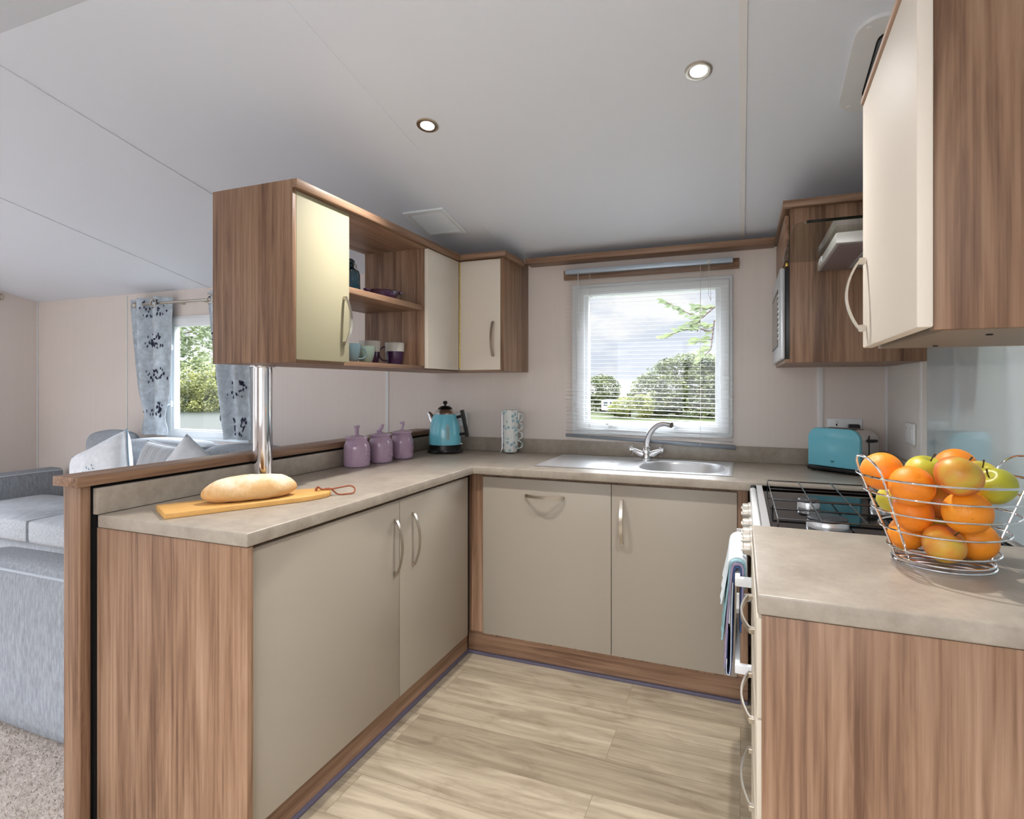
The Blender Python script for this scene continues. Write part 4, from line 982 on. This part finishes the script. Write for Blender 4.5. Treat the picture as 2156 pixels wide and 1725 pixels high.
b = bm_(); tube(b, [(.024, 0, .138), (.036, .006, .132), (.034, .008, .118), (.030, .004, .128), (.022, 0, .146)], .0014, 6); obj('wire_clip', b, 'chrome', rt, local=True)
rt = thing('slim_bottle', 'slim dark plum bottle standing behind the teal stoppered bottle', 'bottle', (-.510, -1.005, 1.652))
b = bm_(); lathe(b, [(.026, 0), (.028, .004), (.028, .090), (.014, .112), (.012, .130), (0, .131)], seg=28); obj('body', b, 'plum', rt, local=True)
rt = thing('gratin_dish', 'small plum oval dish with two side handles on the upper open shelf', 'dish', (-.312, -.900, 1.652), rz=1.1)
b = bm_(); lathe(b, [(.036, 0), (.044, .006), (.056, .036), (.060, .038), (.054, .036), (.042, .008), (0, .006)], seg=40, sx=1.25); obj('bowl', b, 'plum', rt, local=True)
for s in (-1, 1):
    b = bm_(); tube(b, [(s*.070, -.014, .034), (s*.088, -.010, .037), (s*.094, 0, .038), (s*.088, .010, .037), (s*.070, .014, .034)], .0045, 8); obj('handle', b, 'plum', rt, local=True)
mug('plum_mug', 'plum and pale grey mug on the lower open shelf, furthest to the right', (-.372, -.722, 1.3675), .034, .046, .108, ['plum', 'pale'], 'crockery on the lower open shelf', rz=-2.4, split=.62)
mug('navy_mug', 'navy and pale grey mug behind the small green cup', (-.430, -.838, 1.3675), .034, .048, .110, ['plum', 'pale'], 'crockery on the lower open shelf', rz=2.6, split=.55)
mug('espresso_cup', 'small sage green cup in front of the navy mug', (-.350, -.980, 1.3675), .024, .040, .075, ['sage', 'sage'], 'crockery on the lower open shelf', rz=2.9, split=.5, cat='cup')
mug('espresso_cup', 'small duck-egg blue cup beside the cabinet door', (-.350, -1.080, 1.3675), .024, .040, .080, ['duck', 'duck'], 'crockery on the lower open shelf', rz=1.0, split=.5, cat='cup')

# ------------------------------------------------------------------ lounge: sofa
def cush(bm, x0, x1, y0, y1, z0, z1, puff=.03, bev=.04):
    t = bmesh.new(); bmesh.ops.create_cube(t, size=2); bmesh.ops.subdivide_edges(t, edges=t.edges[:], cuts=9, use_grid_fill=True)
    hx, hy, hz = (x1-x0)/2, (y1-y0)/2, (z1-z0)/2; c = Vector(((x0+x1)/2, (y0+y1)/2, (z0+z1)/2)); r = bev
    for v in t.verts:
        u = v.co.copy(); p = Vector((u.x*hx, u.y*hy, u.z*hz)); inn = Vector((max(-hx+r, min(hx-r, p.x)), max(-hy+r, min(hy-r, p.y)), max(-hz+r, min(hz-r, p.z))))
        d = p-inn
        if d.length > 1e-6: p = inn+d.normalized()*r
        f = lambda a, b_: (1-a*a)*(1-b_*b_)
        if abs(u.z) > .99: p.z += math.copysign(puff*f(u.x, u.y), u.z)
        if abs(u.y) > .99: p.y += math.copysign(puff*.7*f(u.x, u.z), u.y)
        if abs(u.x) > .99: p.x += math.copysign(puff*.4*f(u.y, u.z), u.x)
        v.co = c+p
    merge(bm, t); return bm
rt = thing('corner_sofa', 'long pale grey fabric corner sofa along the lounge window and divider wall', 'sofa', (-2.3, -.8, 0))
b = bm_(); bx(b, -3.95, -.70, -.80, -.10, .05, .29, .01); bx(b, -1.62, -.70, -1.62, -.801, .05, .29, .01); obj('base', b, 'fabric', rt)
b = bm_(); bx(b, -4.06, -3.90, -.92, -.08, .05, .62, .035, 4); obj('arm', b, 'fabric', rt)
b = bm_(); cush(b, -1.64, -.70, -1.79, -1.625, .03, .63, .012, .035); obj('arm', b, 'fabric', rt)
b = bm_(); tube(b, [(-1.62, -1.787, .604), (-.72, -1.787, .604)], .005, 6); obj('piping', b, 'piping', rt)
b = bm_(); tube(b, [(-3.902, -.90, .604), (-3.902, -.10, .604)], .006, 6); obj('piping', b, 'piping', rt)
for x0, x1, y0, y1 in ((-3.88, -2.96, -.86, -.24), (-2.95, -1.63, -.86, -.24), (-1.62, -.80, -1.615, -.90)):
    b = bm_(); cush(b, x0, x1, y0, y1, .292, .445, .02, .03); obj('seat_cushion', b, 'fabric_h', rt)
for x0, x1, h in ((-3.27, -2.96, .925), (-2.955, -2.13, .885), (-2.12, -1.47, .87), (-1.46, -.72, .90)):
    b = bm_(); cush(b, x0, x1, -.33, -.105, .48, h, .03, .05); obj('back_cushion', b, 'fabric', rt)

def pillow(name, label, loc, wd, ht, th, rot, mats, motif=None, stripes=False):
    bm = bmesh.new(); n = 28; S_ = {}
    for s in (1, -1):
        V = []
        for i in range(n+1):
            row = []
            for j in range(n+1):
                u, v = 2*i/n-1, 2*j/n-1
                pin = 1-.07*(1-u*u)-0; pv = 1-.07*(1-v*v)
                x = u*wd/2*(1-.06*(1-abs(u))*0)*(1-.05*(1-v*v)) ; z = v*ht/2*(1-.05*(1-u*u))
                y = s*th/2*((1-u**4)*(1-v**4))**.5*(1+.06*noise.noise(Vector((u*2.4, v*2.4, s*3))))
                if s == -1 and (i in (0, n) or j in (0, n)): row.append(S_[i, j])
                else: row.append(bm.verts.new((x, y, z)))
                if s == 1: S_[i, j] = row[-1]
            V.append(row)
        for i in range(n):
            for j in range(n): bm.faces.new((V[i][j], V[i+1][j], V[i+1][j+1], V[i][j+1]))
    bmesh.ops.recalc_face_normals(bm, faces=bm.faces)
    rt = thing(name, label, 'cushion', loc); rt.rotation_euler = rot
    obj('cover', bm, mats[0], rt, local=True, smooth=80)
    b = bm_(); P = []
    for k in range(64):
        q = k/16; e = int(q); f = 2*(q-e)-1; u, v = ((f, -1), (1, f), (-f, 1), (-1, -f))[e]
        P.append((u*wd/2*(1-.05*(1-v*v)), 0, v*ht/2*(1-.05*(1-u*u))))
    tube(b, P, .0045, 6, closed=True); obj('piping', b, mats[1], rt, local=True)
    if motif:
        b = bm_()
        for k in range(26):
            a = k*2.4; rr = .018*math.sqrt(k); x, z = rr*math.cos(a)*1.0, rr*math.sin(a)*.9
            u, v = x/(wd/2), z/(ht/2); y = -th/2*((1-u**4)*(1-v**4))**.5*1.07-.003
            lathe(b, [(0, 0), (.010, .001), (.006, .003), (0, .003)], (0, 0, 0), 7) if False else None
            t = bmesh.new(); bmesh.ops.create_icosphere(t, subdivisions=1, radius=.007); bmesh.ops.transform(t, matrix=Matrix.Translation((x, y, z)) @ Matrix.Rotation(a, 4, 'Y') @ Matrix.Diagonal((1.5, .35, .7, 1)), verts=t.verts); merge(b, t)
        obj('embroidered_spray', b, 'cushb', rt, local=True)
    return rt
pillow('scatter_cushion', 'large white cushion with blue embroidered spray at the left end of the sofa', (-2.735, -.545, .665), .52, .50, .17, (-.24, -.40, .10), ['cushw', 'cushb'], True)
M['stripe'] = mat('grey_stripe', (176, 180, 184), .9, var=.25, vscale=14, stretch=(6, 1, .1))
pillow('scatter_cushion', 'grey striped cushion in the middle of the sofa under the window', (-2.27, -.50, .700), .40, .42, .14, (-.3, .10, 0), ['stripe', 'piping'])
pillow('scatter_cushion', 'pale patterned cushion standing on its corner beside the striped one', (-1.93, -.56, .690), .42, .42, .15, (-.25, .60, .15), ['cushw', 'piping'], True)

# ------------------------------------------------------------------ curtains
def curtain(label, xt0, xt1, xb0, xb1, z1, z0, folds, seed, tie=None):
    rt = thing('curtain', label, 'curtain', ((xt0+xt1)/2, -.085, z0), 'lounge window curtains')
    def P(s, q):
        """s across 0..1, q down 0..1"""
        c0 = xt0+(xb0-xt0)*q**1.3; c1 = xt1+(xb1-xt1)*q**1.3
        x = c0+(c1-c0)*s
        if tie: x += tie*math.exp(-((q-.86)/.1)**2)*(.5-s)*2*.04
        y = -.085-.030*math.cos(2*PI*folds*s+seed)*(1-.25*q)-.010*math.sin(5*s*PI+q*3+seed)-.05*max(0, q-.8)+.012*q*noise.noise(Vector((s*5, q*9, seed)))
        return Vector((x, y, z1-(z1-z0)*q))
    bm = bmesh.new(); nu, nv = 60, 50; V = [[bm.verts.new(P(i/nu, j/nv)) for j in range(nv+1)] for i in range(nu+1)]
    for i in range(nu):
        for j in range(nv): bm.faces.new((V[i][j], V[i+1][j], V[i+1][j+1], V[i][j+1]))
    bmesh.ops.recalc_face_normals(bm, faces=bm.faces); bmesh.ops.solidify(bm, geom=bm.faces[:], thickness=.002)
    rnd = random.Random(seed)
    for col in (.12, .47, .80):
        for k in range(4):
            q0 = .08+.245*k+(.1 if col > .3 and seed > 5 else 0)
            for n in range(16):
                dz = rnd.uniform(-.055, .055); dx = rnd.gauss(0, .045)
                q = q0+dz; s = col+dx
                if not (0.01 < q < .98): continue
                p = P(s, q); e = P(s+.01, q)-p; nn = Vector((e.y, -e.x, 0)).normalized()
                if nn.y > 0: nn = -nn
                t = bmesh.new(); bmesh.ops.create_icosphere(t, subdivisions=1, radius=rnd.uniform(.008, .014))
                bmesh.ops.transform(t, matrix=Matrix.Translation(p+nn*.0022) @ Matrix.Rotation(rnd.uniform(0, 3), 4, 'Y') @ Matrix.Diagonal((1.3, .14, .75, 1)), verts=t.verts); merge(bm, t, 1)
    obj('cloth', bm, ['curtain', 'sprig'], rt, smooth=70)
    b = bm_(); xm = xt1-.10 if seed < 5 else xt0+.1
    tube(b, [(xm+.026*math.cos(2*PI*k/24), -.125, 1.878+.026*math.sin(2*PI*k/24)) for k in range(24)], .006, 8, closed=True); obj('eyelet', b, 'nickel', rt)
    return rt
curtain('pale blue curtain with navy sprigs hanging left of the lounge window', -3.130, -2.725, -3.02, -2.725, 1.925, .915, 2.2, 2, tie=1)
curtain('pale blue curtain with navy sprigs hanging right of the lounge window, partly behind the cabinet', -2.36, -1.96, -2.20, -1.93, 1.935, .905, 2.2, 9)
rt = thing('curtain_pole', 'slim silver curtain pole above the lounge window', 'curtain pole', (-2.5, -.085, 1.875))
b = bm_(); tube(b, [(-3.02, -.1, 1.878), (-1.85, -.1, 1.878)], .010, 12); obj('rod', b, 'nickel', rt)
for x in (-3.05, -1.82):
    b = bm_(); bmesh.ops.create_uvsphere(b, u_segments=16, v_segments=10, radius=.022, matrix=Matrix.Translation((x, -.1, 1.878))); obj('finial', b, 'nickel', rt)
for x in (-2.66, -2.40):
    b = bm_(); tube(b, [(x, -.002, 1.878), (x, -.092, 1.878)], .006, 8); obj('bracket', b, 'nickel', rt)
rt = thing('curtain_pole', 'end of a silver curtain pole on the left end wall at the picture edge', 'curtain pole', (XL+.05, -.9, 1.98))
b = bm_(); tube(b, [(XL+.06, -.32, 1.985), (XL+.06, -3.3, 1.985)], .011, 12); obj('rod', b, 'nickel', rt)
b = bm_(); tube(b, [(XL+.06+.024*math.cos(2*PI*k/20), -.29, 1.985+.024*math.sin(2*PI*k/20)) for k in range(20)], .007, 8, closed=True); obj('finial', b, 'nickel', rt)
b = bm_(); tube(b, [(XL+.001, -.40, 1.985), (XL+.055, -.40, 1.985)], .007, 8); obj('bracket', b, 'nickel', rt)

# ------------------------------------------------------------------ lounge carpet: base with tufts where the camera can see them
b = bm_(); bx(b, XL, -.665, YB, -.001, 0.0005, .012)
rc = random.Random(3); t = bmesh.new()
for k in range(16000):
    x, y = rc.uniform(-2.1, -.67), rc.uniform(-2.6, -1.55); a = rc.uniform(0, 2*PI); l = rc.uniform(.006, .012); wv = .0022
    dx, dy = wv*math.cos(a), wv*math.sin(a); q = (x+rc.uniform(-l, l)*.7, y+rc.uniform(-l, l)*.7, .012+l)
    p0, p1, p2 = t.verts.new((x-dx, y-dy, .0118)), t.verts.new((x+dx, y+dy, .0118)), t.verts.new(q); t.faces.new((p0, p1, p2))
merge(b, t)
c = obj('carpet', b, 'carpet', smooth=0); tag(c, 'grey-beige deep pile carpet covering the lounge floor', 'carpet', kind='stuff')

# ------------------------------------------------------------------ outside
GZ0 = -.95
M['grass'] = mat('lawn', (44, 50, 28), .9, spec=.1, var=.35, vscale=1.2)
M['water'] = mat('lake_water', (24, 28, 24), .6, spec=.05, bump=.4, bscale=3)
M['bark'] = mat('bark', (62, 50, 46), .9, var=.3, vscale=6)
def ground_mesh():
    t = bmesh.new(); bmesh.ops.create_grid(t, x_segments=2, y_segments=2, size=1)
    for v in t.verts: v.co = (v.co.x*140-30, 62+v.co.y*60, GZ0)
    return t
tag(obj('lawn', ground_mesh(), 'grass', smooth=0), 'grass bank outside beyond the windows', 'lawn', kind='stuff')
b = bm_(); bx(b, -60, -9.5, 9, 33.2, GZ0+.01, GZ0+.02); tag(obj('lake', b, 'water', smooth=0), 'calm lake seen through the lounge window', 'lake', kind='stuff')
def leafmat(name, c0, c1):
    m, t, p = newmat(name); tcn = t.nodes.new('ShaderNodeTexCoord'); n = t.nodes.new('ShaderNodeTexNoise'); n.inputs['Scale'].default_value = 1.3; n.inputs['Detail'].default_value = 5
    r = t.nodes.new('ShaderNodeValToRGB'); r.color_ramp.elements[0].position = .35; r.color_ramp.elements[0].color = S(c0); r.color_ramp.elements[1].position = .65; r.color_ramp.elements[1].color = S(c1)
    t.links.new(tcn.outputs['Object'], n.inputs['Vector']); t.links.new(n.outputs['Fac'], r.inputs[0]); t.links.new(r.outputs[0], p.inputs['Base Color']); p.inputs['Roughness'].default_value = .6
    tr = t.nodes.new('ShaderNodeBsdfTranslucent'); mx = t.nodes.new('ShaderNodeMixShader'); mx.inputs[0].default_value = .35; out = t.nodes['Material Output']
    t.links.new(r.outputs[0], tr.inputs[0]); t.links.new(p.outputs[0], mx.inputs[1]); t.links.new(tr.outputs[0], mx.inputs[2]); t.links.new(mx.outputs[0], out.inputs[0]); return m
M['leafd'] = leafmat('leaf_deep_green', (32, 40, 24), (82, 90, 50))
M['leafy'] = leafmat('leaf_yellow_green', (64, 74, 34), (116, 118, 62))
M['leafb'] = leafmat('leaf_branch_green', (58, 72, 48), (104, 116, 74))
def leaf_cloud(blobs, n, size, seed, flat=.35, layered=False):
    """leaves in ellipsoid clumps: (x, y, z, rx, ry, rz)"""
    t = bmesh.new(); r = random.Random(seed); tot = sum(b[3]*b[5] for b in blobs)
    for bl in blobs:
        for k in range(int(n*bl[3]*bl[5]/tot)):
            while True:
                u = Vector((r.uniform(-1, 1), r.uniform(-1, 1), r.uniform(-1, 1)))
                if .25 < u.length < 1: break
            if r.random() < .6: u = u.normalized()*r.uniform(.75, 1.02)
            p = Vector((bl[0]+u.x*bl[3], bl[1]+u.y*bl[4], bl[2]+u.z*bl[5]))
            if noise.noise(p*(.9 if size > .12 else 2.2)) < -.12: continue
            if layered: p.z += .35*math.sin(p.z*5.0)*.3
            s = size*r.uniform(.6, 1.3); a = r.uniform(0, 2*PI)
            d = Vector((math.cos(a), math.sin(a), r.uniform(-flat, flat))).normalized(); sd = d.cross(Vector((r.uniform(-1, 1), r.uniform(-1, 1), r.uniform(-.2, 1)))).normalized()
            q = [p-d*s*.5, p+sd*s*.28, p+d*s*.55, p-sd*s*.28]; t.faces.new([t.verts.new(v) for v in q])
    return t
def tree(name, label, base, blobs, n, size, mt, seed, trunk=.25, layered=False, group=None, lean=(0, 0)):
    rt = thing(name, label, 'tree', base, group)
    obj('foliage', leaf_cloud(blobs, n, size, seed, layered=layered), mt, rt, smooth=0)
    b = bm_(); zt = max(bl[2] for bl in blobs)
    x, y, z = base; h = zt-z
    tube(b, [(x, y, z-.1), (x+lean[0]*.3, y+lean[1]*.3, z+h*.3), (x+lean[0], y+lean[1], z+h*.8)], [trunk*1.3, trunk, trunk*.4], 10)
    for bl in blobs[::2]: tube(b, [(x+lean[0]*.5, y+lean[1]*.5, z+h*.4), ((x+bl[0])/2, (y+bl[1])/2, bl[2]-.2*bl[5]), (bl[0], bl[1], bl[2])], [trunk*.4, trunk*.25, trunk*.1], 6)
    obj('trunk', b, 'bark', rt); return rt
# kitchen window view: 40 m beyond
bl = [(-2.6, 41, 1.5, 3.6, 3, 1.7), (-4.6, 40.5, .6, 2.2, 2.2, 1.5), (.2, 41, 1.0, 3.2, 3, 1.9), (-2.4, 40.6, 2.7, 2.3, 2, 1.05), (-1.6, 40, -.2, 4.4, 2.4, 1.3), (1.6, 41, 1.6, 2.6, 2.5, 1.6), (-.9, 41, 2.7, 1.9, 2, 1.0)]
tree('chestnut_tree', 'broad domed dark green tree across the water in the kitchen window', (-1.5, 41, GZ0), bl, 42000, .21, 'leafd', 5, .4, True)
tree('small_tree', 'smaller rounded tree at the left of the kitchen window view', (-9.9, 45.5, GZ0), [(-9.9, 45.5, 1.0, 1.6, 1.4, 1.3), (-10.1, 45.5, -.2, 1.8, 1.4, .85)], 7500, .19, 'leafd', 6, .2)
tree('waterside_bush', 'yellow-green bush between the two trees in the kitchen window', (-6.1, 37.4, GZ0), [(-6.3, 37.4, -.25, 1.4, 1.0, .7), (-5.3, 37.2, -.15, .9, .8, .85)], 8000, .16, 'leafy', 8, .08)
b = bm_()
for k in range(16): t_ = k
bush = [(-11+k*1.25, 46+(k % 3), -.2+.25*math.sin(k*2.1), 1.3, 1, .8) for k in range(13)]
tree('hedge', 'long mixed hedge line on the far bank', (-3, 46, GZ0), bush, 13000, .20, 'leafy', 11, .06)
rt = thing('distant_caravan', 'small pale caravan half hidden by bushes across the water', 'caravan', (-8.2, 41.4, GZ0))
b = bm_(); bx(b, -9.0, -7.4, 41.3, 43.0, GZ0+.35, .22, .05); obj('body', b, 'white', rt)
for i in range(3):
    b = bm_(); bx(b, -8.85+i*.5, -8.5+i*.5, 41.27, 41.295, -.25, .08); obj('window', b, 'graphite', rt)
# branches close outside the kitchen window, entering from the right
rb = random.Random(21)
rt = thing('overhanging_branch', 'leafy branch reaching across the upper right of the kitchen window', 'branch', (1.35, 2.0, GZ0))
def wp(u, v, y=2.0):
    a = (u-1078)/1211.27; bb = -(v-813.8)/1211.27; c_, s_ = math.cos(.3793), math.sin(.3793)
    dx, dy, dz = a*c_-s_, a*s_+c_, bb; k = (y+3.0488)/dy; return Vector((1.1536+dx*k, y, 1.2701+dz*k))
twigs = [[(1512, 640), (1480, 668), (1474, 672), (1440, 655), (1395, 632)], [(1512, 645), (1482, 650), (1462, 648)], [(1504, 675), (1497, 735), (1478, 755)],
         [(1502, 700), (1465, 690), (1430, 698), (1392, 712)], [(1500, 715), (1480, 716), (1462, 722)], [(1474, 672), (1468, 700)], [(1500, 690), (1480, 682), (1450, 680)]]
b = bm_(); leaves = bmesh.new()
tube(b, [(3.0, 2.2, GZ0), (2.6, 2.15, .6), (2.2, 2.1, 1.5), (1.75, 2.0, 1.95), wp(1512, 640), ], [.10, .08, .06, .03, .008], 8)
tube(b, [(2.6, 2.15, .6), (2.0, 2.05, 1.4), wp(1504, 675)], [.05, .03, .007], 8)
def leaf(t, p, d, s, wv=.34):
    sd = Vector((d.z, 0, -d.x)).normalized(); up = Vector((0, -1, 0)); q = []
    for k, (f, g) in enumerate(((0, 0), (.25, .7), (.55, 1), (.85, .55), (1, 0))): q.append((f, g*wv/2))
    L = [t.verts.new(p+d*f*s+sd*g*s+up*.1*g*s) for f, g in q]; Rr = [t.verts.new(p+d*f*s-sd*g*s+up*.1*g*s) for f, g in q[1:4]]
    m = [t.verts.new(p+d*f*s) for f, g in q[1:4]]
    A = [L[0]]+m+[L[4]]
    for i in range(4):
        a, b2 = L[i], L[i+1]; c1, c0 = A[i+1], A[i]
        vs = []
        for v in (a, b2, c1, c0):
            if v not in vs: vs.append(v)
        if len(vs) > 2: t.faces.new(vs)
    R2 = [L[0]]+Rr+[L[4]]
    for i in range(4):
        vs = []
        for v in (R2[i+1], R2[i], A[i], A[i+1]):
            if v not in vs: vs.append(v)
        if len(vs) > 2: t.faces.new(vs)
for tw_ in twigs:
    P = [wp(u, v) for u, v in tw_]; tube(b, P, [.007-.004*i/(len(P)-1) for i in range(len(P))], 6)
    for i in range(len(P)-1):
        for k in range(5):
            if i == 0 and len(P) > 3 and k < 3: continue
            p = P[i].lerp(P[i+1], (k+rb.random())/5)
            for q in range(2):
                a = rb.uniform(-.5, .5); d = Vector((-math.cos(a), rb.uniform(-.3, .3), math.sin(a)*.8-.12)).normalized()
                leaf(leaves, p+Vector((0, rb.uniform(-.04, .04), rb.uniform(-.01, .02))), d, rb.uniform(.045, .085), .34)
obj('twigs', b, 'bark', rt); obj('leaves', leaves, 'leafb', rt, smooth=0)
# lounge window view
D = [(-.905, .717), (-.87, .73)]
def lp(u, v, dist):
    a = (u-1078)/1211.27; bb = -(v-813.8)/1211.27; c_, s_ = math.cos(.3793), math.sin(.3793)
    return Vector((1.1536+(a*c_-s_)*dist, -3.0488+(a*s_+c_)*dist, 1.2701+bb*dist))
def blob(u, v, dist, rx, rz): p = lp(u, v, dist); return (p.x, p.y, p.z, rx, rx, rz)
p0 = lp(352, 900, 13)
tree('lakeside_tree', 'tall leafy tree with dark leaning trunk by the lake in the lounge window', (p0.x-.6, p0.y-.4, GZ0),
     [blob(400, 700, 13, 1.0, .5), blob(455, 680, 13, 1.0, .6), blob(380, 760, 13.5, .6, .35), blob(450, 750, 13.5, .9, .45), blob(420, 640, 13, 1.4, .6), blob(500, 720, 13, .9, .7), blob(340, 700, 13, .9, .6)], 5200, .10, 'leafb', 31, .16, lean=(.25, .1))
bl = [blob(u, v, 52, rx, rz) for u, v, rx, rz in ((375, 820, 3.0, 1.4), (415, 800, 3.0, 1.9), (450, 815, 2.6, 1.5), (400, 850, 3.2, 1.0), (440, 855, 3.0, 1.0), (480, 820, 3, 1.6), (345, 830, 3, 1.4))]
p1 = lp(420, 870, 54)
tree('willow_bush', 'large yellow-green waterside bush across the lake in the lounge window', (p1.x, p1.y, GZ0), bl, 30000, .22, 'leafy', 33, .3)
bl = [blob(320+i*32, 858+4*math.sin(i), 58, 2.4, .9) for i in range(8)]
tree('bank_hedge', 'low dark hedge along the far bank in the lounge window', (p1.x-3, p1.y+4, GZ0), bl, 9000, .25, 'leafd', 35, .1)
